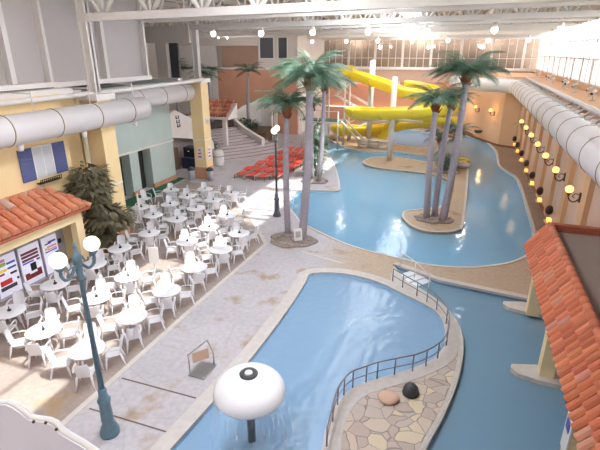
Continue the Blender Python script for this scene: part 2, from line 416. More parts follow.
# step ledge along the left side of the lower pool
sb = MB(); sb.box(-5.3, 6.5, -.59, -4.75, 16.4, -.32); sb.build('step_ledge', M['basin_low'], p2)
sb = MB(); sb.box(-4.81, 6.5, -.319, -4.71, 16.4, -.3); sb.build('tile_line', M['navy'], p2)
# copings
for loop, w, m, zz, nm, lb in ((main_l, .14, M['coping'], .03, 'trim_1', 'pale coping round the lazy river pool'), (low_l, .45, M['pink_coping'], .04, 'trim_2', 'pinkish kerb round the rippled pool'), (splash_l, .25, M['coping'], .03, 'trim_3', 'pale kerb round the splash pool')):
    b = MB(); ring(b, loop, offset(loop, w), -.05, zz); struct(b.build(nm, m), lb)
b = MB(); ribbon(b, [(3.9, 17.62), (3.08, 17.75), (1.44, 17.95), (-.26, 18.2), (-1.4, 18.8), (-2.2, 19.1)], .28, -.05, .05); struct(b.build('trim_4', M['pink_coping']), 'kerb at the head of the channel')
# tan island in the river
isl = thing('pool_island', 'tan J-shaped island in the lazy river carrying tall palms', 'island')
b = MB(); b.prism(isle_l, -.54, .0, True, False); b.build('island_slab', M['tan_deck'], isl)
b = MB(); ring(b, offset(isle_l, -.14), isle_l, -.06, .03); b.build('coping', M['coping'], isl)
isl['kind'] = 'structure'
# the flagstone path between lower pool and channel
fp = thing('flagstone_path', 'curving flagstone path with pale concrete edge between two pools', 'path'); fp['kind'] = 'structure'
inner = [p for p in [(-2.1, 17.35), (-1.2, 16.75), (-.6, 16.2), (-.05, 15.75), (.32, 15.0), (.46, 14.12), (.42, 13.25), (.15, 12.4), (-.75, 11.4), (-1.78, 10.5), (-2.1, 9.8), (-2.2, 8.95), (-2.08, 8.1), (-1.85, 6.6), (-1.8, 4.0)]]
iv = [(v.x, v.y) for v in spline([(x, y, 0) for x, y in inner], 4, False)]
b = MB(); b.prism([(-2.2, 18.7)] + po[1:] + iv[::-1], -.01, .012); b.build('concrete_edge', M['pink_coping'], fp)
inset = offset(iv[12:] + po[::-1][:-14], -.1)
b = MB(); b.prism(inset, .0, .03); b.build('flagstones', M['flag'], fp)
b = MB(); b.tube([(x + .03, y, -.02) for x, y in po], .035, 6); b.build('edge_pipe', M['coping'], fp)
# brown deck strip along the right wall, and far deck
b = MB()
rs = [(x, y) for x, y in MAIN[8:19]]
sm = [(v.x, v.y) for v in spline([(x, y, 0) for x, y in rs], 4, False)]
sm = [(x + .2, y + (.15 if i < 8 else 0)) for i, (x, y) in enumerate(sm)]
b.prism(sm + [(5.4, 25.8), (5.4, 49.5), (.1, 59), (-1.2, 59)], 0, .012); struct(b.build('floor_side_deck', M['brown_deck']), 'brown deck strip along the right wall')
b = MB(); b.prism([(-14.2, 49.3), (-11.75, 45.75), (-9.8, 43.72), (-7.63, 43.5), (-5.4, 44.3), (-3.3, 43.6), (-2.5, 45.4), (-3.5, 46.6), (-5.95, 47.3), (-7.7, 49.4), (-8.1, 57.3), (-14.5, 58)], 0, .012); struct(b.build('floor_slide_deck', M['tan_deck']), 'tan deck under the yellow slides')
b = MB(); b.prism([(-8.85, -2), (-8.85, 8.5), (-8.8, 13.3), (-8.66, 19.35), (-10.85, 22.3), (-12.15, 23.4), (-14.5, 27.5), (-19.2, 28.2), (-17.9, 19), (-16.5, 17), (-16.5, -2)], -.01, .006)
struct(b.build('floor_terrace', M['terrace']), 'brownish paved terrace under the white tables')
# pale paving strip edging the table terrace, joints
b = MB(); ribbon(b, [(-8.9, 5.0), (-8.8, 8.48), (-8.75, 13.28), (-8.59, 19.39)], .18, 0, .012); ribbon(b, [(-8.62, 19.3), (-10.79, 22.35), (-12.07, 23.39)], .18, 0, .013)
ribbon(b, [(-6.6, 18.95), (-4.4, 18.35)], .12, 0, .014)
struct(b.build('floor_paving_strip', M['strip']), 'pale paving strip edging the table terrace')
b = MB()
for y in (7.3, 8.6): b.box(-8.6, y, 0, -6.1, y + .04, .008)
struct(b.build('floor_joints', M['wood']), 'dark expansion joints in the deck')

# ------------------------------------------------------------------ shell
def wall(name, boxes, m, label=None):
    b = MB()
    for q in boxes: b.box(*q)
    return struct(b.build(name, m), label)
TOP = 12.7
# right wall: stucco bays with pilasters, ledge, clerestory glass
wall('wall_right', [(5.2, -3, 0, 5.5, 49.6, 6.55)], M['mauve_wall'], 'long mauve and ochre wall on the right')
wall('wall_right_ledge', [(5.15, -3, 6.55, 7.1, 60, 6.7), (7.0, -3, 6.7, 7.2, 60, 7.05)], M['tan_wall'], 'deep tan ledge under the clerestory')
wall('wall_right_upper', [(7.0, -3, 10.95, 7.3, 61, TOP)], M['offwhite'], 'white wall above the clerestory glass')
PILY = [27.6 + 3.66 * k for k in range(-4, 7)]
for k, y in enumerate(PILY):
    b = MB(); b.box(5.0, y + .0, .25, 5.2, y + .75, 6.55); struct(b.build('trim_%d' % (10 + k), M['pilaster']), 'ochre pilaster on the right wall')
b = MB(); b.box(5.1, -3, 0, 5.2, 49.5, .22); struct(b.build('baseboard_right', M['base_brown']))
# angled end wall
def slab(mb, a, c, z0, z1, t=.25):
    a = Vector(a); c = Vector(c); d = (c - a).normalized(); n = Vector((d.y, -d.x)) * t
    q = [a, c, c + n, a + n]; mb.prism([(v.x, v.y) for v in q], z0, z1)
b = MB(); slab(b, (3.6, 50.4), (5.35, 49.4), 0, 6.6, -.25); slab(b, (-1.6, 60.6), (3.6, 50.5), 0, 6.6, -.25); struct(b.build('wall_end', M['tan_wall']), 'angled orange tan end wall')
b = MB(); slab(b, (3.45, 50.3), (5.3, 49.25), 0, .22, .02); slab(b, (-1.7, 60.4), (3.45, 50.35), 0, .22, .02); struct(b.build('baseboard_end', M['base_brown']))
b = MB(); b.prism([(-1.8, 60.8), (3.5, 50.3), (5.3, 49.3), (7.2, 49.3), (7.2, 61), (-1.8, 61)], 6.56, 6.75); struct(b.build('trim_30', M['tan_wall']), 'ledge over the end wall')
b = MB(); b.prism([(1.6, 54), (3.65, 50.2), (5.2, 49.35), (5.2, 49.15), (3.5, 50.0), (1.4, 53.9)], 5.9, 6.56); struct(b.build('trim_31', M['steel']), 'pale cornice over end wall')
# clerestory: mullions and panes
wn = 1
y = -2.4
while y < 60:
    t = bpy.data.objects.new('window_%d' % wn, None); C.objects.link(t); t.location = (7.1, y, 7.05); struct(t, 'tall clerestory window bay on the right')
    f = MB(); f.box(-.1, 0, 0, .14, .34, 3.9); f.box(-.06, 0, 1.45, .08, 3.0, 1.55); f.box(-.05, .34, 2.6, .05, 3.0, 2.68); f.box(-.06, 1.6, 0, .06, 1.74, 3.9); f.box(-.06, 0, 0, .06, 3.0, .1); f.box(-.06, 0, 3.8, .06, 3.0, 3.9)
    f.build('window_frame', M['white'], t)
    g = MB(); g.box(-.01, .34, 1.5, .01, 3.0, 3.8); g.build('pane', M['glass'], t)
    g = MB(); g.box(-.03, .34, .1, .03, 3.0, 1.5); g.build('spandrel_panel', M['frosted'], t)
    wn += 1; y += 3.0
# left upper wall (panels), stepped ledge
wall('wall_left_upper', [(-17.9, -3, 7.6, -17.6, 23.2, TOP)], M['panel'], 'pale panelled upper wall on the left')
for k, yy in enumerate((10.6, 14.3, 16.2, 19.7, 23.0)):
    b = MB(); b.box(-17.6, yy, 7.7, -17.3, yy + (.22 if k % 2 else .14), TOP); struct(b.build('trim_%d' % (40 + k), M['steel']), 'vertical steel rib on the upper left wall')
b = MB(); b.box(-17.6, -3, 7.55, -17.0, 16.2, 7.75); b.box(-17.9, 16.2, 7.5, -17.2, 23.2, 7.72); b.box(-17.3, -3, 7.25, -16.5, 16.5, 7.5); b.box(-17.5, 16.5, 7.1, -16.7, 17.2, 7.35)
struct(b.build('trim_50', M['white']), 'stepped white ledge on top of the yellow wall')
wall('wall_left', [(-16.8, -3, 0, -16.45, 15.7, 7.3), (-17.9, 15.4, 0, -16.8, 15.7, 7.3)], M['yellow_wall'], 'yellow stucco cafe wall on the left')
wall('wall_left_alcove', [(-20.2, 17.9, 0, -17.9, 18.2, 7.1), (-18.2, 15.7, 0, -17.9, 18.0, 7.1)], M['yellow_wall'])
# green building with colonnade
g = MB(); g.box(-21.8, 18.2, 2.95, -20, 28.6, 7.0); g.build('wall_green_upper', M['green_wall'])
struct(bpy.data.objects['wall_green_upper'], 'sage green wall above the colonnade')
g = MB()
for a, c in ((18.2, 19.9), (21.4, 22.2), (23.75, 24.6), (25.9, 28.6)): g.box(-21.4 if a != 25.9 else -21.8, a, 0, -20, c, 2.95)
g.box(-21.8, 18.2, 0, -20.75, 28.3, 2.95)
struct(g.build('wall_green', M['green_wall']), 'sage green piers of the colonnade')
g = MB(); g.box(-20.05, 18.2, 2.86, -19.93, 28.65, 2.98); struct(g.build('trim_51', M['white']), 'white line above the colonnade')
g = MB()
for a, c in ((18.2, 19.9), (21.4, 22.2), (23.75, 24.6), (25.9, 28.6)): g.box(-20.1, a - .04, 0, -19.9, c + .04, .3)
struct(g.build('baseboard_green', M['orange_wall']))
for k, (a, c) in enumerate(((20.1, 21.38), (22.3, 23.72), (24.7, 25.88))):
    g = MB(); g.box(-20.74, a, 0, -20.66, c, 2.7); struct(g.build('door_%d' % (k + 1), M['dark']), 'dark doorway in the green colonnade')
b = MB(); b.prism([(-20, 18.2), (-17.6, 18.6), (-19.2, 26.4), (-19.4, 28.9), (-21, 28.9), (-20, 28.6)], 0, .015); tag(b.build('turf_carpet', M['green_carpet']), 'green turf carpet strip in front of the sage colonnade', 'carpet')
# back left: upper walls, landing, peach walls
wall('wall_back_left', [(-27.9, 50, 0, -17.9, 50.3, 7.15)], M['peach'], 'peach wall behind the curved staircase')
wall('wall_back_far_left', [(-36, 49.9, 0, -27.9, 50.2, 9.6)], M['white'], 'plain off-white wall beside the peach wall')
wall('wall_back_left_upper', [(-22.6, 50, 7.15, -17.9, 50.3, TOP), (-36, 50, 9.6, -22.6, 50.3, TOP), (-36, 52, 7.15, -22.6, 52.2, 9.6), (-22.6, 50.3, 7.15, -22.4, 52, 9.6)], M['offwhite'], 'white wall with two dark windows')
b = MB(); b.box(-36, 49.9, 7.05, -17.85, 50.35, 7.3); struct(b.build('trim_52', M['white']), 'white band above the peach wall')
b = MB(); b.box(-28.2, 51.9, 7.2, -22.7, 52.0, 9.6); struct(b.build('wall_recess', M['mauve_wall']), 'tan recess above the staircase')
for k, (x0, x1) in enumerate(((-22.3, -20.7), (-20.1, -19.1))):
    t = bpy.data.objects.new('window_%d' % wn, None); C.objects.link(t); t.location = (x0, 49.98, 8.3); struct(t, 'dark upstairs window in the white back wall')
    f = MB(); w = x1 - x0; f.box(-.1, -.08, -.1, w + .1, 0, 0); f.box(-.1, -.08, 2.1, w + .1, 0, 2.2); f.box(-.1, -.08, 0, 0, 0, 2.1); f.box(w, -.08, 0, w + .1, 0, 2.1); 
    f.build('window_frame', M['white'], t); q = MB(); q.box(0, -.02, 0, w, .0, 2.1); q.build('pane', M['darkgrey'], t); wn += 1
wall('wall_far_left', [(-36.3, 22, 0, -36, 62, TOP), (-36, 61.8, 0, -18, 62, TOP)], M['offwhite'])
wall('wall_left_return', [(-36, 28.3, 0, -21.8, 28.6, 6.8)], M['grey'])
wall('wall_left_gallery', [(-21.6, 29.9, 7.2, -20.7, 30.5, 9.7)], M['offwhite'], 'white upstairs block beside the gallery opening')
wall('door_5', [(-20.65, 30.2, 7.2, -19.95, 30.4, 9.6)], M['darkgrey'], 'dark gallery doorway')
wall('wall_near', [(-36, -3.3, 0, 9.6, -3, TOP)], M['offwhite'], 'off-white wall behind the balcony')
wall('wall_near_left', [(-36.3, -3, 0, -36, 22, TOP)], M['offwhite'])
wall('trim_53', [(-36, 28.3, 7.0, -18.9, 28.9, 7.25)], M['white'])
b = MB(); b.box(-36, 29.2, 9.55, -18.3, 29.6, 10.6); struct(b.build('trim_54', M['offwhite']), 'white soffit band over the gallery opening')
wall('wall_side_back', [(-18.1, 50.3, 0, -17.9, 60, TOP)], M['offwhite'])
# main back wall with glazed corridor
wall('wall_back', [(-18, 60, 0, 7.2, 60.3, 2.2), (-18, 60, 5.2, 7.2, 60.3, 5.5), (-18, 60.6, 2.2, 7.2, 60.8, 5.2)], M['peach'], 'peach back wall behind the slides')
wall('wall_back_upper', [(-18, 59.9, 5.5, 7.2, 60.3, 6.9)], M['mauve_wall'])
wall('wall_back_top', [(-18, 60, 10.4, 7.3, 60.3, TOP)], M['offwhite'])
b = MB(); b.box(-18, 59.6, 6.9, 7.2, 60.35, 7.2); b.box(-18, 59.7, 5.2, -8, 60, 5.6); b.box(-18, 59.8, 10.3, 7.2, 60, 10.5); struct(b.build('trim_55', M['white']), 'white ledge beam along the back wall')
wall('wall_corridor', [(-18, 61.8, 7.2, 7.2, 62, 10.4)], M['offwhite'], 'greyish tan corridor wall behind the glass')
b = MB(); b.box(-18, 60.3, 7.1, 7.2, 62, 7.2); struct(b.build('floor_corridor', M['grey']))
x = -18.0
while x < 7:
    t = bpy.data.objects.new('window_%d' % wn, None); C.objects.link(t); t.location = (x, 60.1, 7.2); struct(t, 'glazed corridor bay high on the back wall')
    f = MB(); f.box(-.14, -.1, 0, .14, .1, 3.2)
    for kk in range(1, 4): f.box(kk * .84 - .03, -.04, 0, kk * .84 + .03, .04, 3.2)
    f.box(0, -.04, 1.0, 3.36, .04, 1.06)
    f.build('window_frame', M['steel'], t); g = MB(); g.box(.14, -.01, 0, 3.22, .01, 3.2); g.build('pane', M['glass_dim'], t)
    wn += 1; x += 3.36
# ceiling with a skylight strip
SK0, SK1 = -7.7, -4.8
b = MB(); b.box(-36.3, -3, TOP, SK0, 62, TOP + .25); b.box(SK1, -3, TOP, 9.6, 62, TOP + .25)  # right side runs past the glass as an unseen eave added to block sun
struct(b.build('ceiling', M['ceil']), 'pale ceiling deck with a long skylight strip')
k = 0; y = -3
while y < 61:
    t = bpy.data.objects.new('window_%d' % wn, None); C.objects.link(t); t.location = (SK0, y, TOP + .1); struct(t, 'skylight bay in the ceiling')
    f = MB(); f.box(0, 0, -.1, 2.9, .14, .15); f.box(1.4, 0, -.05, 1.48, 4, .1)
    f.build('window_frame', M['white'], t); g = MB(); g.box(0, .14, .1, 2.9, 4, .12); g.build('pane', M['glass'], t)
    wn += 1; y += 4
# roof trusses along x
def truss(y, z0, x0, x1, heavy, label):
    t = thing('roof_truss', label, 'truss', (0, y, z0), 0, 'white steel roof trusses')
    w = .17 if heavy else .09; h = 1.85
    b = MB(); b.box(x0, -w, 0, x1, w, .3 if heavy else .14); b.build('bottom_chord', M['steel'], t)
    b = MB(); b.box(x0, -w, h - .15, x1, w, h); b.build('top_chord', M['steel'], t)
    b = MB(); st = 2.4 if heavy else 1.8; x = x0; r = .095 if heavy else .05; i = 0
    while x < x1 - .1:
        xm = min(x + st / 2, x1); xe = min(x + st, x1)
        b.tube([(x, 0, h - .1), (xm, 0, .1)], r, 6); b.tube([(xm, 0, .1), (xe, 0, h - .1)], r, 6)
        b.tube([(xm, 0, .1), (xm, 0, h - .1)], r * .8, 6)
        x += st
    b.build('web_members', M['steel'], t)
    t.rotation_euler = (0, -R(.75), 0)
    return t
places = {5.4: 'over the near tables', 17.4: 'on the near left column', 29.4: 'on the yellow column by the staircase', 41.4: 'over the river island', 53.4: 'over the yellow slides'}
for y, pl in places.items():
    x0 = -16.2 if y < 20 else (-18.2 if y < 30 else -30)
    truss(y, 10.42 if y < 20 else 10.6, x0, 7.0, True, 'heavy white steel roof truss ' + pl)
for y, pl in {23.4: 'second light truss from the near end', 35.4: 'light truss midway over the pool', 47.4: 'light truss before the slides', 57.2: 'light truss closest to the glazed corridor'}.items():
    truss(y, 10.72, -17.5 if y < 25 else -30, 7.0, False, 'slim white ' + pl)
pur = MB()
for k in range(14):
    x = -29.0 + k * 2.75
    if SK0 - .3 < x < SK1 + .3: continue
    b = MB(); b.box(-.08, -3, -.3, .08, 61, 0); b.box(-.14, -3, -.32, .14, 61, -.28)
    o = b.build('roof_purlin', M['steel']); o.location = (x, 0, TOP)
    tag(o, 'long cream steel purlin running down the hall under the ceiling', 'beam', 'roof purlins')
# outside ground beyond the glass
b = MB(); b.box(-80, -60, -2.2, 90, 120, -2.0); struct(b.build('floor_outside', M['hill']))

# ------------------------------------------------------------------ columns
def column(x, y, w, label, top=12.6):
    t = thing('yellow_column', label, 'column', (x, y, 0))
    b = MB(); b.box(-w, -w, .9, w, w, 6.95); b.build('shaft', M['yellow_wall'], t)
    b = MB(); b.box(-w - .03, -w - .03, 0, w + .03, w + .03, .9); b.build('column_base', M['orange_wall'], t)
    b = MB(); b.box(-w - .15, -w - .15, 6.95, w + .15, w + .15, 7.2); b.build('capital', M['white'], t)
    b = MB(); b.box(-w - .015, -w - .015, 2.9, w + .015, w + .015, 3.0); b.build('white_band', M['white'], t)
    b = MB(); b.box(-.22, -.04, 7.2, .22, .04, top); b.box(-.22, -.16, 7.2, -.17, .16, top); b.box(.17, -.16, 7.2, .22, .16, top); b.build('steel_post', M['steel'], t)
    return t
c1 = column(-16.1, 17.4, .45, 'yellow column with orange base beside the tall potted tree')
c2 = column(-18.1, 29.6, .48, 'yellow column with two posters near the curved staircase')
for dx, dy, r in ((0, -.5, 0), (.5, 0, PI / 2)):
    p = MB(); p.cbox((dx, dy, 1.95), (.5, .03, .95), r); q = p.build('poster', M['white'], c2)
    p = MB()
    for i in range(3): p.cbox((dx + (.02 if dx else 0), dy - (.02 if dy else 0), 1.7 + i * .25), (.3 - .06 * i, .02, .1), r)
    p.build('red_print', M['scarlet'], q)
p = MB(); p.tube(arc((.5, 0), .0, 0, 1, 1, 4.3) and [(.5, 0, 4.3), (.54, 0, 4.3)], .25, 16); q = p.build('clock_face', M['white'], c2)
p = MB(); p.box(.545, -.01, 4.3, .55, .01, 4.48); p.box(.545, -.01, 4.29, .55, .13, 4.31); p.build('clock_hands', M['black'], q)

# ------------------------------------------------------------------ ducts and pipes
def duct(pts, r, step, label):
    t = thing('air_duct', label, 'duct', pts[0])
    P = [Vector(p) - Vector(pts[0]) for p in pts]
    n = len(P)
    b = MB(); b.tube(P, r, 28); b.build('duct_body', M['duct'], t)
    # seams
    acc = 0; nxt = step * .4; cnt = 0
    for i in range(n - 1):
        d = P[i + 1] - P[i]; L = d.length
        while nxt < acc + L:
            c = P[i] + d * ((nxt - acc) / L); dn = d.normalized()
            q = MB(); q.tube([c - dn * .02, c + dn * .02], r + .018, 28); q.build('seam_band', M['duct_ring'], t)
            nxt += step
        acc += L
    return t
d1 = duct([(-15.55, -2, 6.3), (-15.55, 19.9, 6.3)], .56, 2.2, 'fat white air duct hanging along the yellow cafe wall')
d2 = duct([(-18.6, 20.2, 6.3), (-18.6, 29.0, 6.3)], .56, 2.3, 'white air duct running past the green wall behind column')
d3 = duct([(4.25, -2, 5.93), (4.25, 47.2, 5.93)], .65, 2.2, 'long ribbed white air duct along the right wall')
eb = [Vector((4.25, 47.2, 5.93)), Vector((4.2, 47.9, 5.93)), Vector((3.7, 48.6, 5.93)), Vector((2.6, 49.3, 5.93)), Vector((1.2, 50.2, 5.93)), Vector((-.2, 52.8, 5.93)), Vector((-1.5, 55.3, 5.93))]
d4 = duct(eb, .62, 40, 'plain white duct elbow turning along the angled end wall')
for yy in (12.6, 15.8, 19.2):
    b = MB(); b.lathe([(.09, -.22), (.12, -.1), (.12, .06)], (0, 0, 0), 12); o = b.build('duct_nozzle', M['white'], d1); o.location = (0, yy + 2, -.58)
for k in range(8):
    b = MB(); b.tube([(0, 0, .55), (0, 0, 1.3)], .025, 6); b.tube([(0, 0, 1.2), (-1.2, 0, 1.2)], .025, 6); o = b.build('duct_hanger', M['steel'], d1); o.location = (0, 1 + k * 2.9, 0)
b = MB(); b.tube([(0, -2, 0), (0, 19.5, 0), (-.6, 26, 0), (-1.2, 29, 0)], .11, 10); o = b.build('handrail_pipe', M['white']); o.location = (-16.15, 0, 7.2); tag(o, 'white pipe running above the left air duct', 'pipe')
b = MB(); b.tube([(0, -2, 0), (0, 48.6, 0)], .12, 12); o = b.build('handrail_pipe', M['duct']); o.location = (5.02, 0, 6.72); tag(o, 'white pipe rail along the top of the right wall', 'pipe')
bk = None
for k in range(46):
    if bk is None:
        b = MB(); b.tube([(0, 0, 0), (.28, 0, -.1), (.66, 0, .1)], .03, 6); b.cbox((.3, 0, -.05), (.14, .12, .1)); bk = b.build('duct_bracket', M['steel'])
        bk.location = (4.28, 3, 6.62); tag(bk, 'small steel bracket between the right duct and pipe rail', 'bracket', 'brackets above the right duct'); 
    else: dup(bk, None, (4.28, 3 + k * 1.0, 6.62))
sp = None
spots = [14 + i * 2.6 for i in range(16)]
for k, yy in enumerate(spots):
    if sp is None:
        sp = thing('spotlight', 'white spotlight standing on the ledge below the clerestory glass', 'spotlight', (6.1, yy, 6.7), R(20), 'spotlights on the right ledge')
        b = MB(); b.tube([(0, 0, 0), (0, 0, .35)], .03, 6); b.cbox((0, 0, .02), (.2, .2, .04)); b.build('stand', M['steel'], sp)
        b = MB(); b.tube([(-.15, 0, .34), (.13, 0, .46)], .085, 10); b.build('lamp_head', M['white'], sp)
        b = MB(); b.tube([(-.155, 0, .338), (-.17, 0, .332)], .07, 10); b.build('lens', M['darkgrey'], sp)
    else: dup(sp, None, (6.1 + .2 * math.sin(k * 2.3), yy, 6.7), R(20 + 35 * math.sin(k * 1.7)))

# ------------------------------------------------------------------ tile roofs
def tile_roof(name, label, x_e, z_e, x_r, z_r, y0, y1, hip, pitch=.3, cols=None, rowlen=.3):
    """barrel tiles running from the ridge (x_r,z_r) to the eave (x_e,z_e); hip = run of hip at the y1 end"""
    t = thing(name, label, 'roof', (0, 0, 0))
    L = math.hypot(x_e - x_r, z_e - z_r); nrow = max(2, int(L / rowlen))
    mb = MB(); r = pitch * .44
    pal = cols or [(228, 150, 118), (232, 156, 120), (224, 144, 110), (220, 142, 114), (232, 158, 126), (228, 150, 118), (224, 150, 118), (222, 188, 176)]
    ny = int((y1 - y0) / pitch)
    dx = (x_r - x_e) / L; dz = (z_r - z_e) / L
    nx = -dz * (1 if x_r > x_e else 1); 
    N = Vector((-dz, 0, dx)); 
    if N.z < 0: N = -N
    for i in range(ny):
        yc = y0 + (i + .5) * pitch
        lim = 1.0
        if hip and yc > y1 - hip: lim = max(0, (y1 - yc) / hip)
        for j in range(nrow):
            s0 = j / nrow; s1 = (j + 1.12) / nrow
            if s0 >= lim: break
            s1 = min(s1, lim, 1)
            a = Vector((x_e, yc, z_e)) + Vector((dx, 0, dz)) * L * s0 + N * .03
            c = Vector((x_e, yc, z_e)) + Vector((dx, 0, dz)) * L * s1
            mb.col = srgb(rnd.choice(pal)); mb.col = tuple(v * (1 + .12 * (rnd.random() - .5)) for v in mb.col[:3]) + (1,)
            vs = []; K = 6
            for p, rr in ((a, r), (c, r * .86)):
                for k in range(K + 1):
                    th = PI * k / K; vs.append(p + Vector((0, math.cos(th) * rr, 0)) + N * math.sin(th) * rr * 1.35)
                vs.append(p + Vector((0, -rr * .7, 0)) - N * .02); vs.append(p + Vector((0, rr * .7, 0)) - N * .02)
            m = K + 3
            fs = [(k, k + 1, m + k + 1, m + k) for k in range(K)] + [tuple(range(K + 1))]
            mb.add(vs, fs, False)
    mb.build('clay_tiles', M['tile'], t)
    b = MB(); e = Vector((0, 0, -.04))
    a0 = Vector((x_e, y0, z_e)) + e; a1 = Vector((x_e, y1, z_e)) + e; r1 = Vector((x_r, y1 - hip, z_r)) + e; r0 = Vector((x_r, y0, z_r)) + e
    q = [a0, a1, r1, r0]; b.add([p for p in q] + [p + Vector((0, 0, -.1)) for p in q], [(0, 1, 2, 3), (4, 5, 6, 7), (0, 1, 5, 4), (1, 2, 6, 5), (2, 3, 7, 6), (3, 0, 4, 7)])
    b.build('roof_deck', M['brick'], t)
    # ridge caps
    mb = MB(); yy = y0
    while yy < y1 - hip:
        mb.col = srgb(rnd.choice(pal)); mb.tube([(x_r, yy, z_r + .02), (x_r, min(yy + .38, y1 - hip), z_r + .05)], .11, 8); yy += .34
    if hip:
        h0 = Vector((x_r, y1 - hip, z_r)); h1 = Vector((x_e, y1, z_e)); n = int((h1 - h0).length / .3)
        for i in range(n): mb.col = srgb(rnd.choice(pal)); mb.tube([h0.lerp(h1, i / n) + Vector((0, 0, .05)), h0.lerp(h1, (i + 1.1) / n) + Vector((0, 0, .02))], .1, 8)
    mb.build('ridge_tiles', M['tile'], t)
    return t
tr1 = tile_roof('tiled_awning', 'orange clay tiled awning over the vending machines', -14.95, 2.72, -16.42, 3.55, -1, 14.85, .9, .40, rowlen=.55)
# pool-side building on the right
blond = thing('poolside_building', 'flat-roofed poolside building with cream pillars standing in the channel', 'building')
rf = tile_roof('tiled_roof_edge', 'x', 2.6, 2.66, 3.12, 3.58, -1, 16.45, .35, .25, cols=[(214, 124, 86), (222, 134, 96), (206, 116, 80), (200, 112, 80), (224, 140, 104), (212, 124, 88), (214, 150, 124)])
for k in ('label', 'category'): del rf[k]
rf.name = 'tiled_eave'; rf.parent = blond
b = MB(); b.box(3.2, -1, 3.3, 5.15, 16.3, 3.38); b.build('flat_roof', M['roof_felt'], blond)
b = MB(); b.box(3.1, -1, 3.2, 3.22, 16.3, 3.6); b.box(3.1, 16.2, 3.1, 5.15, 16.42, 3.62); b.build('brick_parapet', M['brick'], blond)
b = MB(); b.box(2.85, -1, 2.35, 3.25, 16.3, 2.66); b.build('cream_beam', M['cream_trim'], blond)
for yy in (16.55, 13.0, 9.35, 5.7):
    b = MB(); b.box(3.0, yy - .2, 0, 3.4, yy + .2, 2.36); b.build('pillar', M['cream_trim'], blond)
for k, yy in enumerate((16.95, 12.95, 8.9)):
    b = MB(); b.prism([(2.28, yy + .2), (2.24, yy + .02), (2.42, yy - .22), (3.0, yy - .36), (7, yy - .5), (7, yy + .5), (3.0, yy + .42)], -.49, .0)
    b.build('pillar_footing', M['coping'], blond)
# white sign on third pillar
b = MB(); b.box(2.96, 9.1, .6, 2.99, 9.55, 1.6); q = b.build('white_notice', M['white'], blond)
b = MB(); b.box(2.945, 9.2, 1.2, 2.96, 9.45, 1.5); b.build('blue_print', M['ink_blue'], q)

# ------------------------------------------------------------------ cafe front: opening, vending machines, window
cf = thing('cafe_front', 'cream framed cafe opening below the tiled awning', 'shopfront', (-15.4, 0, 0))
b = MB(); b.box(-.15, -1, 2.15, .2, 14.55, 2.6); b.build('fascia_beam', M['cream_trim'], cf)
b = MB(); b.box(-.15, 14.15, .2, .2, 14.55, 2.15); b.build('pillar', M['cream_trim'], cf)
b = MB(); b.box(-.2, 14.1, 0, .24, 14.6, .3); b.build('pillar_plinth', M['mauve_wall'], cf)
b = MB(); b.box(-1.0, -1, 0, -.7, 14.2, 2.4); b.build('back_panel', M['grey'], cf)
b = MB(); b.box(-.69, 13.85, 1.15, -.66, 14.0, 1.35); b.build('wall_notice', M['black'], cf)
def vending(y0, y1, label, kind):
    t = thing('vending_machine', label, 'vending machine', (-15.9, (y0 + y1) / 2, 0)); w = (y1 - y0) / 2 - .02
    b = MB(); b.box(-.2, -w, 0, 0, w, 1.8); b.build('cabinet', M['stone_grey'], t)
    b = MB(); b.box(0, -w + .04, .12, .02, w - .04, 1.74); f = b.build('front_panel', M['ink_lilac'], t)
    def patch(nm, m, a, z0, c, z1, d=.03):
        q = MB(); q.box(.018, -w + 2 * w * a, z0, .018 + d, -w + 2 * w * c, z1); return q.build(nm, M[m], f)
    if kind == 0:
        patch('menu_strip', 'ink_green', .12, 1.35, .5, 1.48); patch('menu_strip', 'ink_pink', .12, 1.52, .5, 1.62); patch('menu_strip', 'ink_blue', .55, 1.35, .9, 1.42); patch('menu_strip', 'ink_blue', .55, 1.15, .9, 1.22)
        patch('menu_strip', 'ink_yellow', .12, 1.12, .5, 1.22); patch('menu_strip', 'ink_maroon', .1, 1.0, .38, 1.07); patch('coin_panel', 'black', .62, .92, .88, .99)
        patch('red_logo', 'scarlet', .15, .58, .62, .78); patch('pickup_flap', 'darkgrey', .12, .38, .78, .52); patch('button', 'darkgrey', .84, .62, .92, .7)
    if kind == 1:
        for i, z in enumerate((1.44, 1.3, 1.15)): patch('product_row', 'ink_maroon', .1, z, .86, z + .06); patch('price_row', 'navy', .1, z - .03, .86, z - .005)
        patch('label_strip', 'ink_blue', .1, 1.02, .6, 1.07); patch('coffee_cup', 'black', .42, .64, .66, .96); patch('coin_panel', 'darkgrey', .74, 1.0, .88, 1.06)
        patch('brown_graphic', 'ink_maroon', .12, .34, .86, .52); patch('brown_graphic', 'ink_maroon', .12, .5, .3, .6); patch('brown_graphic', 'ink_maroon', .68, .5, .86, .64)
    if kind == 2:
        patch('swoosh_logo', 'navy', .2, 1.42, .55, 1.46); patch('swoosh_logo', 'ink_blue', .4, 1.46, .85, 1.53)
        patch('menu_strip', 'ink_yellow', .15, 1.2, .4, 1.28); patch('menu_strip', 'ink_pink', .3, 1.26, .85, 1.32); patch('menu_strip', 'ink_blue', .15, 1.08, .85, 1.12); patch('menu_strip', 'ink_pink', .3, 1.16, .85, 1.2)
        patch('coin_panel', 'navy', .7, .9, .92, .97); patch('red_logo', 'scarlet', .72, .6, .8, .68)
    return t
vending(10.62, 11.68, 'lilac drink machine with red logo patch, leftmost of three', 0)
vending(11.72, 12.78, 'lilac coffee machine with black cup and brown swirl graphic', 1)
vending(12.82, 13.68, 'narrow lilac machine with blue swoosh beside the cream pillar', 2)
b = MB(); b.box(-16.05, 9.6, 0, -15.9, 10.58, 1.8); o = b.build('vending_machine', M['grey']); tag(o, 'plain grey machine side at the left photo edge', 'vending machine')
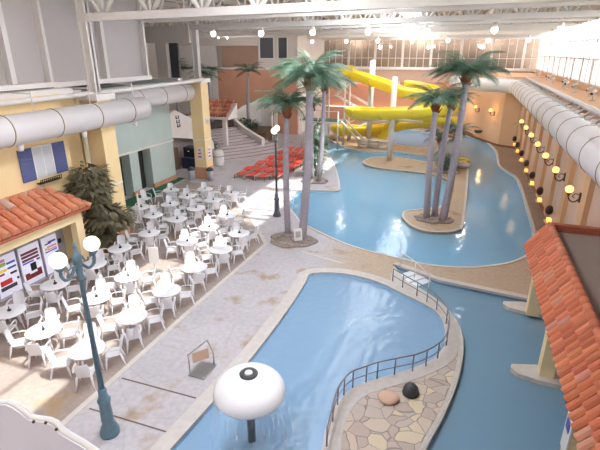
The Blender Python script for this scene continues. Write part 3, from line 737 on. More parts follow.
# window with blue shutters
ws = thing('shuttered_window', 'white blind window with blue shutters and flower rail on yellow wall', 'window', (-16.43, 13.8, 4.05))
b = MB(); b.box(0, -.02, 0, .03, .9, 1.28); b.build('blind', M['blind'], ws)
b = MB(); b.box(.03, .42, 0, .045, .46, 1.28); b.box(.0, -.06, 0, .05, -.02, 1.3); b.box(0, .9, 0, .05, .94, 1.3); b.box(0, -.06, 1.27, .05, .94, 1.32); b.build('window_frame', M['white'], ws)
for a in (-.70, .97):
    b = MB(); b.box(.0, a, -.02, .06, a + .62, 1.3)
    for i in range(10): b.cbox((.07, a + .31, .08 + i * .125), (.02, .5, .05), 0, 0, .4)
    b.build('shutter', M['blue'], ws)
b = MB(); b.box(0, -.1, -.22, .22, .98, -.18)
for i in range(12): b.tube([(.22, -.1 + i * .098, -.2), (.25, -.1 + i * .098, -.04)], .018, 5)
b.tube([(.25, -.1, -.04), (.25, .98, -.04)], .02, 5); b.build('window_box_rail', M['iron'], ws)

# ------------------------------------------------------------------ tables and chairs
TABLES = {
 'beside the paving strip': [(-9.77, 8.65), (-9.7, 10.6), (-9.65, 12.51), (-9.71, 14.54), (-9.57, 16.53), (-9.68, 18.53)],
 'second from the paving strip': [(-11.82, 8.98), (-11.75, 11.22), (-11.76, 12.96), (-11.52, 16.82), (-11.48, 18.77), (-11.47, 20.68)],
 'in the terrace middle': [(-13.86, 9.47), (-13.94, 11.49), (-13.82, 13.39), (-13.92, 15.11), (-13.82, 17.08), (-13.67, 19.24), (-13.69, 21.16), (-13.53, 22.8), (-13.18, 24.44)],
 'second from the green carpet': [(-15.25, 19.35), (-15.5, 21.29), (-15.43, 22.98), (-15.18, 24.68)],
 'nearest the green carpet': [(-16.74, 20.27), (-17.11, 23.76)],
}
ORD = ['first', 'second', 'third', 'fourth', 'fifth', 'sixth', 'seventh', 'eighth', 'ninth']
def make_table():
    t = thing('plastic_table', 'x', 'table', (0, 0, 0), 0, 'round white tables on the terrace')
    b = MB(); b.lathe([(.46, .69), (.515, .695), (.52, .715), (.505, .725), (.03, .728)], (0, 0, 0), 32); b.build('tabletop', M['plastic'], t)
    b = MB(); b.lathe([(.014, .729), (.014, .732)], (0, 0, 0), 10); b.build('umbrella_hole', M['grey'], t)
    for k in range(4):
        a = PI / 4 + k * PI / 2; c, s_ = math.cos(a), math.sin(a)
        b = MB(); b.tube([(c * .3, s_ * .3, .69), (c * .33, s_ * .36, .4), (c * .4, s_ * .4, 0)], [.035, .03, .025], 6); b.build('leg', M['plastic'], t)
    return t
def make_caddy():
    t = thing('condiment_caddy', 'x', 'caddy', (0, 0, 0), 0, 'dark caddies on the white tables')
    b = MB(); b.cbox((0, 0, .03), (.1, .07, .06)); b.build('holder', M['black'], t)
    b = MB(); b.tube([(0, 0, .05), (0, 0, .16)], .02, 8); b.build('bottle', M['darkgrey'], t)
    return t
def make_chair():
    t = thing('plastic_armchair', 'x', 'chair', (0, 0, 0), 0, 'white plastic armchairs on the terrace')
    m = M['plastic']
    # seat faces +x
    b = MB(); b.prism([(-.2, -.2), (-.05, -.23), (.2, -.25), (.25, -.2), (.25, .2), (.2, .25), (-.05, .23), (-.2, .2)], .40, .43)
    b.prism([(.2, -.25), (.25, -.2), (.25, .2), (.2, .25)], .36, .40); b.build('seat', m, t)
    b = MB(); n = 8
    vs = []
    for i, (z, xo, hw) in enumerate(((.42, -.2, .17), (.52, -.23, .185), (.66, -.265, .19), (.8, -.3, .18), (.88, -.315, .165), (.9, -.32, .14))):
        for k in range(n + 1):
            u = -1 + 2 * k / n
            vs.append((xo + .05 * u * u, hw * u, z))
    W = n + 1; nr = 6
    fr = [(i * W + k, i * W + k + 1, (i + 1) * W + k + 1, (i + 1) * W + k) for i in range(nr - 1) for k in range(n)]
    bk = [(x - .022, y, z) for x, y, z in vs]; N0 = len(vs)
    b.add(vs + bk, fr + [tuple(N0 + q for q in f) for f in fr] + [(i * W, (i + 1) * W, N0 + (i + 1) * W, N0 + i * W) for i in range(nr - 1)] + [(i * W + n, (i + 1) * W + n, N0 + (i + 1) * W + n, N0 + i * W + n) for i in range(nr - 1)] + [((nr - 1) * W + k, (nr - 1) * W + k + 1, N0 + (nr - 1) * W + k + 1, N0 + (nr - 1) * W + k) for k in range(n)])
    b.build('backrest', m, t)
    for s_ in (-1, 1):
        b = MB(); b.tube([(-.24, s_ * .23, .64), (-.1, s_ * .27, .655), (.12, s_ * .275, .65), (.22, s_ * .27, .62), (.235, s_ * .26, .5), (.22, s_ * .245, .41)], [.028, .032, .034, .03, .024, .024], 6, flat=.55); b.build('armrest', m, t)
        b = MB(); b.tube([(.21, s_ * .22, .41), (.235, s_ * .235, .25), (.27, s_ * .26, 0)], [.04, .03, .022], 6); b.build('leg', m, t)
        b = MB(); b.tube([(-.19, s_ * .19, .43), (-.23, s_ * .21, .25), (-.3, s_ * .25, 0)], [.04, .03, .022], 6); b.build('leg', m, t)
    return t
tb = ch = cd = None
SIDES = (('far', (-.48, .66)), ('left', (-.55, -.42)), ('near', (.40, -.55)), ('right', (.50, .45)))
for row, tabs in TABLES.items():
    for i, (x, y) in enumerate(tabs):
        x += 0; r0 = rnd.uniform(0, 1.5)
        lab = 'round white plastic table, %s from near end, row %s' % (ORD[i], row)
        if tb is None: tb = make_table(); tb.location = (x, y, 0); tb['label'] = lab; tb.rotation_euler = (0, 0, r0)
        else: dup(tb, None, (x, y, 0), r0, lab)
        if not (row.startswith('beside') and i in (0, 1, 2, 3, 4)):
            lab = 'dark condiment caddy on %s table, row %s' % (ORD[i], row)
            if cd is None: cd = make_caddy(); cd.location = (x + .02, y, .733); cd['label'] = lab
            else: dup(cd, None, (x + .02, y, .733), rnd.uniform(0, 3), lab)
        for sd, (dx, dy) in SIDES:
            if row.startswith('beside') and i == 5 and sd == 'far': pass
            k = rnd.uniform(.97, 1.1); jx = rnd.uniform(-.05, .05); jy = rnd.uniform(-.05, .05)
            px, py = x + dx * k + jx, y + dy * k + jy
            rz = math.atan2(y - py, x - px) + rnd.uniform(-.14, .14)
            lab = 'white plastic armchair at %s side of %s table, row %s' % (sd, ORD[i], row)
            if ch is None: ch = make_chair(); ch.location = (px, py, 0); ch.rotation_euler = (0, 0, rz); ch['label'] = lab
            else: dup(ch, None, (px, py, 0), rz, lab)
# a single chair out of line by the carpet
dup(ch, None, (-18.2, 22.6, 0), R(-20), 'white plastic armchair standing alone at the edge of the green carpet')
# menu stand between tables
st = thing('menu_stand', 'clear menu stand on a round base between the tables', 'stand', (-11.85, 14.75, 0))
b = MB(); b.lathe([(.3, 0), (.3, .03), (.12, .06)], (0, 0, 0), 20); b.build('base', M['chrome'], st)
b = MB(); b.tube([(0, 0, .05), (0, 0, .5)], .02, 8); b.build('pole', M['chrome'], st)
b = MB(); b.cbox((0, 0, .85), (.42, .03, .75), R(20)); b.build('menu_board', M['white'], st)
# white folding pole by first column
pl = thing('white_post', 'slim white post standing at the carpet edge beside orange column', 'post', (-15.75, 18.9, 0))
b = MB(); b.lathe([(.16, 0), (.14, .03)], (0, 0, 0), 14); b.build('base', M['white'], pl)
b = MB(); b.tube([(0, 0, .02), (0, 0, 2.0)], .05, 8); b.build('pole', M['white'], pl)

# ------------------------------------------------------------------ lamp posts
def lamp_post(x, y, m, label, s=1., rz=PI / 2, grp='double globe lamp posts'):
    t = thing('lamp_post', label, 'lamp post', (x, y, 0), 0, None)
    b = MB(); b.lathe([(.235, 0), (.235, .1), (.19, .16), (.2, .22), (.15, .3), (.14, .42), (.155, .46), (.15, .5), (.135, .95), (.15, 1.0), (.16, 1.06), (.115, 1.12), (.095, 1.3), (.105, 1.34), (.08, 1.4)], (0, 0, 0), 20); b.build('post_base', m, t)
    b = MB(); b.lathe([(.07, 1.38), (.05, 4.3), (.09, 4.34), (.09, 4.4), (.06, 4.45), (.075, 4.6), (.09, 4.75), (.1, 4.9), (.06, 4.98), (.03, 5.05), (.045, 5.1), (.01, 5.22)], (0, 0, 0), 14); b.build('pole', m, t)
    for sg in (-1, 1):
        c, s_ = math.cos(rz) * sg, math.sin(rz) * sg
        q = [(0, 0, 4.75), (.14, 0, 4.62), (.27, 0, 4.5), (.4, 0, 4.52), (.47, 0, 4.64), (.47, 0, 4.78)]
        P = [(u * c, u * s_, z) for u, _, z in q]
        b = MB(); b.tube([tuple(v) for v in spline(P, 4, False)], .035, 8)
        b.tube([(.14 * c, .14 * s_, 4.85), (.2 * c, .2 * s_, 4.7), (.28 * c, .28 * s_, 4.68), (.3 * c, .3 * s_, 4.76)], .018, 6)
        arm = b.build('lamp_arm', m, t)
        b = MB(); b.lathe([(.05, 0), (.09, .05), (.075, .1)], (.47 * c, .47 * s_, 4.75), 14); b.build('globe_fitter', m, arm)
        b = MB(); b.ball((.47 * c, .47 * s_, 5.0), .175, 20, 12); b.build('globe', M['globe'], arm)
    return t
lamp_post(-7.48, 6.82, M['lamp_blue'], 'blue-green double globe lamp post nearest, in front of the tables')
lamp_post(-9.63, 23.3, M['lamp_grey'], 'grey double globe lamp post between paving strip and red tables', rz=R(103))

# ------------------------------------------------------------------ palms
def frond_mesh(L, droop, m, seed, width=.34):
    r = random.Random(seed); b = MB(); pts = []
    n = 9
    for i in range(n + 1):
        u = i / n; pts.append(Vector((L * (u * .94 - .16 * droop * u ** 3), 0, L * (.45 * u - (.38 + .42 * droop) * u * u))))
    b.tube(pts, [.022 * (1 - .8 * i / n) for i in range(n + 1)], 5)
    K = 30
    for i in range(K):
        u = .12 + .86 * i / (K - 1); j = min(int(u * n), n - 1); f = u * n - j
        p = pts[j].lerp(pts[j + 1], f); d = (pts[j + 1] - pts[j]).normalized()
        l = width * L * .95 * (.35 + .9 * math.sin(PI * min(1, u * .9 + .1)) ** .7) * .7 * r.uniform(.8, 1.15)
        for s_ in (-1, 1):
            o = (d * .55 + Vector((0, s_, 0)) * .8 + Vector((0, 0, -.32 - .25 * r.random()))).normalized() * l
            w = d * .011 * L / 1.8
            mid = p + o * .5 + Vector((0, 0, .02))
            b.add([p - w, p + w, mid + w * .9, p + o, mid - w * .9], [(0, 1, 2, 3, 4)])
    return b.build('frond', m)
FR = {}
def get_frond(L, m, mk):
    k = (round(L, 1), mk)
    if k not in FR: FR[k] = [frond_mesh(L, d, m, i * 7 + 1).data for i, d in enumerate((.15, .5, .8))]
    return FR[k]
for o in list(C.objects): pass
def palm(base, top, rt, L, nf, label, mk='frond', boot=True, name='palm_tree', seed=0):
    r = random.Random(seed + 11)
    t = thing(name, label, 'palm tree', (base[0], base[1], base[2] if len(base) > 2 else 0))
    bz = base[2] if len(base) > 2 else 0
    T = Vector((top[0] - base[0], top[1] - base[1], top[2] - bz))
    P = []; rr = []
    for i in range(13):
        u = i / 12; bend = math.sin(PI * u) * .012 * T.z
        P.append(Vector((T.x * u + bend * (1 if seed % 2 else -1), T.y * u, T.z * u))); rr.append(rt * (1.12 - .3 * u) * (1.03 if i % 2 else 1))
    b = MB(); b.tube(P, rr, 12); b.build('trunk', M['trunk'], t)
    if boot:
        b = MB(); q = [(rt * .75, -.5), (rt * 1.15, -.28), (rt * 1.45, -.02), (rt * 1.2, .2), (rt * .5, .34)]; b.lathe(q, (T.x, T.y, T.z), 12)
        for k in range(14):
            a = k * 2.4; z = -.32 + .04 * k
            b.tube([(T.x + math.cos(a) * rt, T.y + math.sin(a) * rt, T.z + z - .1), (T.x + math.cos(a) * rt * 1.9, T.y + math.sin(a) * rt * 1.9, T.z + z + .16)], [.05, .02], 5)
        b.build('crown_boot', M['boot'], t)
    F = get_frond(L, M[mk], mk)
    for k in range(nf):
        a = k * 2.39996 + r.uniform(-.15, .15); el = (1 - k / nf)
        me = F[0] if k > nf * .66 else (F[1] if k > nf * .33 else F[2])
        o = bpy.data.objects.new('frond', me); C.objects.link(o); o.parent = t
        o.location = (T.x + .05 * math.cos(a), T.y + .05 * math.sin(a), T.z + .12 + .2 * k / nf)
        tilt = R(-58) + R(84) * (k / nf) ** .8 + r.uniform(-.15, .15)
        o.rotation_euler = (0, tilt, a); sc = r.uniform(.8, 1.12) * (1 if k < nf * .8 else .85); o.scale = (sc, sc, sc)
    return t
palm((-7.06, 20.35), (-6.75, 20.5, 7.75), .19, 2.25, 48, 'tallest palm at the near corner of the river pool', seed=1)
palm((-7.97, 20.75), (-8.0, 20.8, 6.45), .15, 1.75, 30, 'shorter palm left of the tallest palm on the gravel bed', seed=2)
palm((-9.55, 31.2), (-9.75, 33.0, 6.55), .16, 2.1, 34, 'palm on the peninsula with a drooping round crown behind tallest palm', seed=3)
palm((-10.2, 31.8), (-10.9, 33.8, 5.2), .13, 1.5, 20, 'smaller palm on the peninsula next to the round crowned one', seed=4)
palm((-1.33, 25.6), (-1.48, 26.0, 6.35), .17, 1.9, 32, 'left leaning palm of the three on the river island', seed=6)
palm((-0.45, 25.5), (-0.12, 26.5, 7.75), .19, 2.3, 48, 'tallest palm of the three on the river island', seed=5)
palm((-0.95, 26.3), (-0.75, 27.4, 6.35), .16, 1.6, 22, 'middle palm of the three on the river island', seed=8)
palm((-1.25, 37.4), (-1.6, 38.2, 2.5), .16, 1.7, 18, 'short dark palm on the round bed at the island top', 'frond_dark', seed=9)
palm((-0.4, 37.6), (-.3, 38.0, 2.9), .16, 1.7, 18, 'short palm right of the other short palm on the island top', 'frond_dark', seed=10)
palm((-21.2, 44, 1.6), (-21.05, 44, 6.9), .16, 2.0, 18, 'slim dark palm in the curved planter by the staircase', 'frond_dark', False, seed=12)
palm((-26.2, 45, 0), (-26.2, 45, 6.4), .18, 2.4, 16, 'dark palm partly hidden behind the yellow poster column', 'frond_dark', False, seed=13)
palm((-31.0, 46, 1.76), (-31.0, 46, 7.2), .12, 2.0, 14, 'dark palm upstairs left of the yellow poster column', 'frond_dark', False, seed=14)
# remove the frond prototypes' own objects
for o in [o for o in C.objects if o.name.startswith('frond') and o.parent is None]: bpy.data.objects.remove(o)

# planting beds of gravel and rocks
def bed(x, y, rx, ry, label, m='gravel', seed=0):
    r = random.Random(seed)
    t = thing('gravel_bed', label, 'planting bed', (x, y, 0))
    b = MB(); lp = []
    for k in range(28):
        a = 2 * PI * k / 28; q = 1 + .07 * math.sin(3 * a + seed) + .04 * math.sin(7 * a); lp.append((rx * q * math.cos(a), ry * q * math.sin(a)))
    b.prism(lp, 0, .06); b.build('gravel', M[m], t)
    b = MB()
    for k in range(60):
        a = r.uniform(0, 6.3); q = math.sqrt(r.random()) * .95
        b.ball((rx * q * math.cos(a), ry * q * math.sin(a), .05 + r.random() * .03), r.uniform(.05, .13), 6, 4, .7)
    o = b.build('loose_stones', M['rocks'], t); o['kind'] = 'stuff'
    return t
bed(-7.5, 20.15, 1.2, 1.0, 'round bed of stones at the foot of the two near palms', seed=1)
bed(-.95, 25.75, 1.05, .75, 'stone bed under the three island palms', seed=2)
bed(-9.9, 31.4, 1.0, .9, 'stone bed under the peninsula palms', 'gravel', seed=3)
bed(-.8, 37.6, 1.1, .8, 'round bed under the short palms at island top', seed=4)
# leaning notice board at the palm foot
sg = thing('leaning_sign', 'white notice leaning against the foot of the tallest palm', 'sign', (-7.15, 20.0, 0))
b = MB(); b.cbox((0, 0, .42), (.42, .03, .62), R(35), R(-14)); b.build('board', M['white'], sg)
b = MB(); b.cbox((.02, -.03, .44), (.26, .02, .3), R(35), R(-14)); b.build('print', M['grey'], sg)

# ------------------------------------------------------------------ bushy plants
def leafy(name, label, loc, lobes, n, m, leaf=.12, trunk=None, seed=1, stemtop=None):
    r = random.Random(seed); t = thing(name, label, 'plant', loc)
    b = MB()
    for c, rad, h, k in lobes:
        for i in range(int(n * k)):
            a = r.uniform(0, 2 * PI); u = r.uniform(-1, 1); q = r.random() ** .4
            p = Vector((c[0] + rad * q * math.sqrt(1 - u * u) * math.cos(a), c[1] + rad * q * math.sqrt(1 - u * u) * math.sin(a), c[2] + h * q * u))
            d = Vector((math.cos(a), math.sin(a), r.uniform(-1.2, .3))).normalized(); w = d.cross(Vector((0, 0, 1))).normalized() * leaf * .28
            l = leaf * r.uniform(.8, 1.7)
            b.add([p, p + d * l * .5 + w, p + d * l, p + d * l * .5 - w], [(0, 1, 2, 3)])
    o = b.build('foliage', M[m], t)
    if stemtop:
        b = MB()
        for k in range(3):
            a = k * 2.1; b.tube([(.06 * math.cos(a), .06 * math.sin(a), .1), (.14 * math.cos(a + 1), .14 * math.sin(a + 1), stemtop * .5), (.3 * math.cos(a), .3 * math.sin(a), stemtop)], [.05, .04, .02], 6)
        b.build('stems', M['stem'], t)
    return t
fi = leafy('potted_tree', 'tall olive leaved tree in a terracotta pot by the yellow column', (-15.5, 15.75, 0), [((-.1, -.1, 3.45), .8, .95, 1), ((-.1, 0, 2.5), .5, .6, .3), ((.3, .3, 1.75), .95, .6, .8), ((0, 0, .85), .55, .4, .3)], 700, 'ficus', .34, seed=3, stemtop=3.6)
b = MB(); b.lathe([(.32, 0), (.46, .38), (.5, .4), (.5, .48), (.42, .48), (.4, .4)], (0, 0, 0), 20); b.build('pot', M['pot'], fi)
leafy('shrub', 'dark low shrub filling the curved planter by the staircase', (-21.4, 43.8, 1.3), [((0, 0, .5), 1.5, .8, 1)], 900, 'bush', .25, seed=5)
leafy('shrub', 'leafy shrub under the peninsula palms', (-10.6, 33.2, 0), [((0, 0, .9), .9, 1.0, 1)], 700, 'frond', .25, seed=6)
leafy('shrub', 'tall green foliage behind the two near palms', (-11.7, 37.4, 0), [((0, 0, 1.8), .9, 1.9, 1)], 900, 'frond', .32, seed=7)
leafy('shrub', 'leafy shrub between the short palms at the island top', (-.8, 38.2, 0), [((0, 0, .7), .9, .8, 1)], 600, 'frond_dark', .25, seed=8)
leafy('shrub', 'dark shrub beside the white barrel planters', (-20.4, 34.6, 0), [((0, 0, 1.0), .8, 1.0, 1)], 500, 'bush', .25, seed=9)

# ------------------------------------------------------------------ mushroom fountain
mf = thing('mushroom_fountain', 'big white mushroom fountain standing in the rippled pool', 'fountain', (-4.06, 7.9, 0))
pr = [(.01, 2.0)]
prof = []
for i in range(15):
    a = R(-90 + 180 * i / 14); rr = .86 * math.cos(a); z = 1.42 + (.5 if a > 0 else .34) * math.sin(a); prof.append((max(rr, .05), z))
b = MB(); b.lathe(prof, (0, 0, 0), 40); b.build('cap', M['skin_white'], mf)
b = MB(); b.lathe([(.21, 1.88), (.22, 1.93), (.19, 1.96), (.12, 1.955), (.11, 1.93), (.03, 1.93)], (0, 0, 0), 24); q = b.build('nozzle_ring', M['darkgrey'], mf)
b = MB(); b.lathe([(.1, 1.93), (.09, 1.965), (.03, 1.975)], (0, 0, 0), 16); b.build('nozzle_hub', M['white'], mf)
b = MB(); b.tube([(0, 0, -.59), (0, 0, 1.2)], .1, 16); b.build('stem', M['lamp_grey'], mf)
b = MB(); b.lathe([(.4, -.59), (.4, -.3), (.3, -.2)], (0, 0, 0), 24); b.build('foot', M['coping'], mf)
b = MB(); vs = []; n = 48
for z, r_ in ((1.36, .86), (.8, .98), (-.1, 1.1)):
    for k in range(n): a = 2 * PI * k / n; vs.append((r_ * math.cos(a), r_ * math.sin(a), z))
b.add(vs, [(i * n + k, i * n + (k + 1) % n, (i + 1) * n + (k + 1) % n, (i + 1) * n + k) for i in range(2) for k in range(n)], True)
o = b.build('falling_water', M['fall']); o.location = (-4.06, 7.9, 0); tag(o, 'thin curtain of water falling from the white mushroom cap', 'water', kind='stuff')

# handrails round the lower pool
def railing(name, pts, h, posts, label, m='rail', mid=True, r=.022):
    t = thing(name, label, 'railing', (pts[0][0], pts[0][1], 0)); O = Vector((pts[0][0], pts[0][1], 0))
    P = spline([(x, y, z) for x, y, z in [(p[0], p[1], p[2] if len(p) > 2 else 0) for p in pts]], 4, False)
    b = MB(); b.tube([p - O + Vector((0, 0, h)) for p in P], r, 8); b.build('top_rail', M[m], t)
    if mid: b = MB(); b.tube([p - O + Vector((0, 0, h * .5)) for p in P], r * .7, 8); b.build('middle_rail', M[m], t)
    n = len(P) - 1
    for k in range(posts):
        p = P[round(k * n / (posts - 1))] - O
        b = MB(); b.tube([(p.x, p.y, p.z), (p.x, p.y, p.z + h)], r, 8); b.build('rail_post', M[m], t)
    return t
RL = [(-2.2, 8.2), (-2.3, 9.27), (-2.3, 9.76), (-2.15, 10.35), (-1.85, 10.7), (-1.5, 11.05), (-0.9, 11.5), (-0.45, 11.85), (.02, 12.45), (0.3, 13.2), (0.34, 14.1), (0.2, 14.95), (-0.25, 15.75), (-0.78, 16.27), (-1.37, 16.75), (-2.0, 17.3)]
railing('pool_railing', RL, .62, 19, 'curved grey railing between flagstone path and rippled pool')
railing('step_railing', [(-9.3, 27.9, 0), (-10.1, 26.4, 0), (-9.0, 24.4, 0)], .8, 4, 'thin white railing at the pool steps behind the near palms', 'white')
# entry steps to river pool
es = thing('pool_steps', 'pale steps entering the river pool beside the peninsula', 'steps', (-9.0, 26.6, 0)); es['kind'] = 'structure'
for k in range(4):
    b = MB(); b.box(-1.2, -1.2, -.54, .1 + k * .35, 1.6, -.14 - .1 * k); b.build('step', M['basin'], es)
# cascade steps at the head of the channel
cs = thing('cascade_steps', 'white foaming steps at the head of the channel', 'steps', (-1.75, 18.2, 0)); cs['kind'] = 'structure'
for k in range(4):
    b = MB(); b.cbox((.15 + k * .32, -.18 * k, -.26 - .02 * k), (.34, 1.3 - .1 * k, .46 - .05 * k), R(-38)); b.build('step', M['foam'], cs)
cr = railing('cascade_railing', [(-1.9, 18.75, 0), (-1.2, 18.2, -.1), (-.55, 17.5, -.3)], .75, 3, 'white handrail beside the cascade steps', 'white', False)

# deck gadget: pool lift frame
gl = thing('ladder_frame', 'small stainless grab frame on the deck beside rippled pool', 'frame', (-6.45, 9.55, 0))
b = MB(); b.tube([(-.35, -.1, 0), (-.35, -.1, .5), (-.3, -.2, .75), (.0, .4, .95), (.12, .5, .5), (.12, .5, 0)], .025, 8); b.build('hoop', M['chrome'], gl)
b = MB(); b.box(-.35, -.2, 0, .2, .5, .04); b.build('base_frame', M['chrome'], gl)
b = MB(); b.cbox((-.1, .15, .55), (.02, .5, .35), R(-38)); b.build('panel', M['mauve_wall'], gl)
# dark dome stone and speaker on flagstones
rk = thing('garden_speaker', 'dark dome shaped rock speaker on the flagstones', 'speaker', (-.5, 10.75, .03))
b = MB(); b.lathe([(.2, 0), (.22, .08), (.2, .2), (.12, .3), (.02, .33)], (0, 0, 0), 16); b.build('dome', M['darkgrey'], rk)
b = MB(); b.lathe([(.225, .0), (.235, .05)], (0, 0, 0), 16); b.build('rim', M['black'], rk)
# pinkish mound standing in for a soft-lit glow beside it
b = MB(); r = random.Random(4)
vs = []; seg = 14; rings = 8
b.ball((0, 0, .05), .24, 16, 10, .5)
b.v = [(x * (1 + .12 * math.sin(5 * y + 2 * z)) * 1.25, y * (1 + .1 * math.cos(6 * x)), z * (1 + .1 * math.sin(7 * x + y))) for x, y, z in b.v]
o = b.build('pink_glow_mound', M['mauve_wall']); o.location = (-1.05, 10.3, .05); tag(o, 'low pinkish mound standing in for a soft-lit glow beside the dark dome', 'rock')
# drains on pool floors
for (x, y, z, w, l, nm) in ((2.75, 24.3, -.54, .5, .35, 'dark square drain on the floor of the river pool right side'), (1.5, 9.6, -.49, .4, .4, 'dark drain on the channel floor near the tiled roof'), (1.0, 16.2, -.49, .35, .3, 'small dark drain on the channel floor beside the flagstone path')):
    t = thing('floor_drain', nm, 'drain', (x, y, z)); b = MB(); b.box(-w / 2 * 1.3, -l / 2, 0, w / 2 * 1.3, l / 2, .03); b.build('grate', M['black'], t)
    b = MB(); b.box(-w * .7, -l * .6, 0, w * .7, -l * .5, .035); b.box(-w * .7, l * .5, 0, w * .7, l * .6, .035); b.build('grate_frame', M['darkgrey'], t)

# ------------------------------------------------------------------ red tables (picnic rows)
pt = None; cnt = 0
def make_picnic():
    t = thing('red_lounger', 'x', 'lounger', (0, 0, 0), 0, 'red loungers in slanting rows on the deck')
    b = MB(); b.cbox((0, .2, .3), (.62, 1.2, .04)); b.build('seat', M['red'], t)
    b = MB(); b.cbox((0, 1.05, .46), (.62, .75, .04), 0, R(8)); b.build('backrest', M['red'], t)
    for s_ in (-1, 1):
        b = MB(); b.tube([(s_ * .36, -.65, .3), (s_ * .36, .8, .33), (s_ * .36, 1.4, .55)], .022, 6); b.build('side_rail', M['mauve_wall'], t)
        b = MB(); b.tube([(s_ * .36, -.5, .3), (s_ * .36, -.62, 0)], .025, 6); b.build('leg', M['wood'], t)
        b = MB(); b.tube([(s_ * .36, .7, .32), (s_ * .36, .85, 0)], .025, 6); b.build('leg', M['wood'], t)
    b = MB(); b.cbox((.0, .3, .38), (.14, .12, .04)); b.build('white_tab', M['white'], t)
    return t
rows = [((-15.5, 30.5), (-15.1, 41.0)), ((-14.6, 30.4), (-14.2, 40.9)), ((-13.7, 30.4), (-13.3, 40.0)), ((-12.8, 31.0), (-12.4, 38.4)), ]
for ri, (a, c) in enumerate(rows):
    for k in range(5):
        u = (k + .1) / 5; x = a[0] + (c[0] - a[0]) * u; y = a[1] + (c[1] - a[1]) * u
        rz = math.atan2(-(c[0] - a[0]), c[1] - a[1])
        lab = 'red sling lounger, %s from the near end, %s row from the left' % (ORD[k], ORD[ri])
        if pt is None: pt = make_picnic(); pt.location = (x, y, 0); pt.rotation_euler = (0, 0, rz); pt['label'] = lab
        else: dup(pt, None, (x, y, 0), rz, lab)

# ------------------------------------------------------------------ staircase and curved walls
sc = thing('curved_staircase', 'fan shaped grey staircase with mauve nosings climbing to the back left', 'stairs', (0, 0, 0)); sc['kind'] = 'structure'
cx, cy = -29.5, 45.0
for k in range(11):
    r0 = 14.4 - k * .62
    P0 = arc((cx, cy), r0, -52, -16, 18); z = .16 * (k + 1)
    P1 = arc((cx, cy), r0 - .68, -52, -16, 18)
    b = MB(); b.prism([(p[0], p[1]) for p in P0] + [(p[0], p[1]) for p in P1[::-1]], max(0, z - .32), z); s1 = b.build('tread', M['stair'], sc)
    b = MB(); P2 = arc((cx, cy), r0 - .2, -52, -16, 18); b.prism([(p[0], p[1]) for p in P0] + [(p[0], p[1]) for p in P2[::-1]], z, z + .012); b.build('nosing', M['stair_red'], s1)
b = MB(); b.prism([(-36, 36), (-29.5, 35.5), (-25.2, 38.8), (-22.7, 43.0), (-22.9, 50), (-36, 50)], 0, 1.76); struct(b.build('floor_landing', M['darkgrey']), 'dark upper landing at the head of the stairs')
def curved_wall(name, pts, t, label, m):
    b = MB(); P = [Vector(p) for p in pts]; n = len(P); A = []; B = []
    for i in range(n):
        d = P[min(i + 1, n - 1)] - P[max(i - 1, 0)]; d.z = 0; d.normalize(); q = Vector((-d.y, d.x, 0)) * t / 2; A.append(P[i] + q); B.append(P[i] - q)
    vs = [(p.x, p.y, 0) for p in A] + [tuple(p) for p in A] + [(p.x, p.y, 0) for p in B] + [tuple(p) for p in B]
    fs = []
    for i in range(n - 1): fs += [(i, i + 1, n + i + 1, n + i), (2 * n + i, 2 * n + i + 1, 3 * n + i + 1, 3 * n + i), (n + i, n + i + 1, 3 * n + i + 1, 3 * n + i)]
    fs += [(0, n, 3 * n, 2 * n), (n - 1, 2 * n - 1, 4 * n - 1, 3 * n - 1)]
    b.add(vs, fs); return tag(b.build(name, m), label, 'wall')
curved_wall('stair_wall', [(-17.9, 40.2, 1.2), (-19.2, 41.0, 1.5), (-20.6, 41.8, 1.9), (-22.0, 42.8, 2.4), (-22.9, 44.2, 2.9), (-22.6, 45.8, 3.5), (-21.0, 46.8, 4.1), (-19.6, 46.6, 4.3)], .35, 'curved white planter wall sweeping up beside the staircase', M['white'])
b = MB(); b.prism([(-19.3, 41.3), (-22.0, 43.2), (-22.6, 44.6), (-22.2, 45.8), (-19.5, 46.3), (-18.4, 42)], 0, 1.4); tag(b.build('planter_soil', M['stem']), 'dark soil inside the curved white planter', 'soil')
b = MB(); b.box(-19.4, 45.6, 3.0, -17.4, 45.9, 4.5); b.box(-19.0, 45.7, 0, -18.7, 45.9, 3.0); b.box(-17.8, 45.7, 0, -17.5, 45.9, 3.0); tag(b.build('white_landing_wall', M['white']), 'white landing wall on orange posts behind the planter', 'wall')
# balcony ramp left of the poster column
rw = thing('ramp_parapet', 'white sloping ramp parapet with dark letters left of poster column', 'parapet', (-21.5, 0, 0))
b = MB()
poly = [(29.0, 3.0), (29.6, 4.5), (31.0, 4.75), (35.5, 2.9), (35.8, 1.5), (33, 2.2)]
n = len(poly); tri = tessellate_polygon([[Vector((a, c, 0)) for a, c in poly]])
b.add([(0, a, c) for a, c in poly] + [(.3, a, c) for a, c in poly], [(i, (i + 1) % n, n + (i + 1) % n, n + i) for i in range(n)] + [tuple(q) for q in tri] + [tuple(n + i for i in q) for q in tri]); b.build('parapet_panel', M['white'], rw)
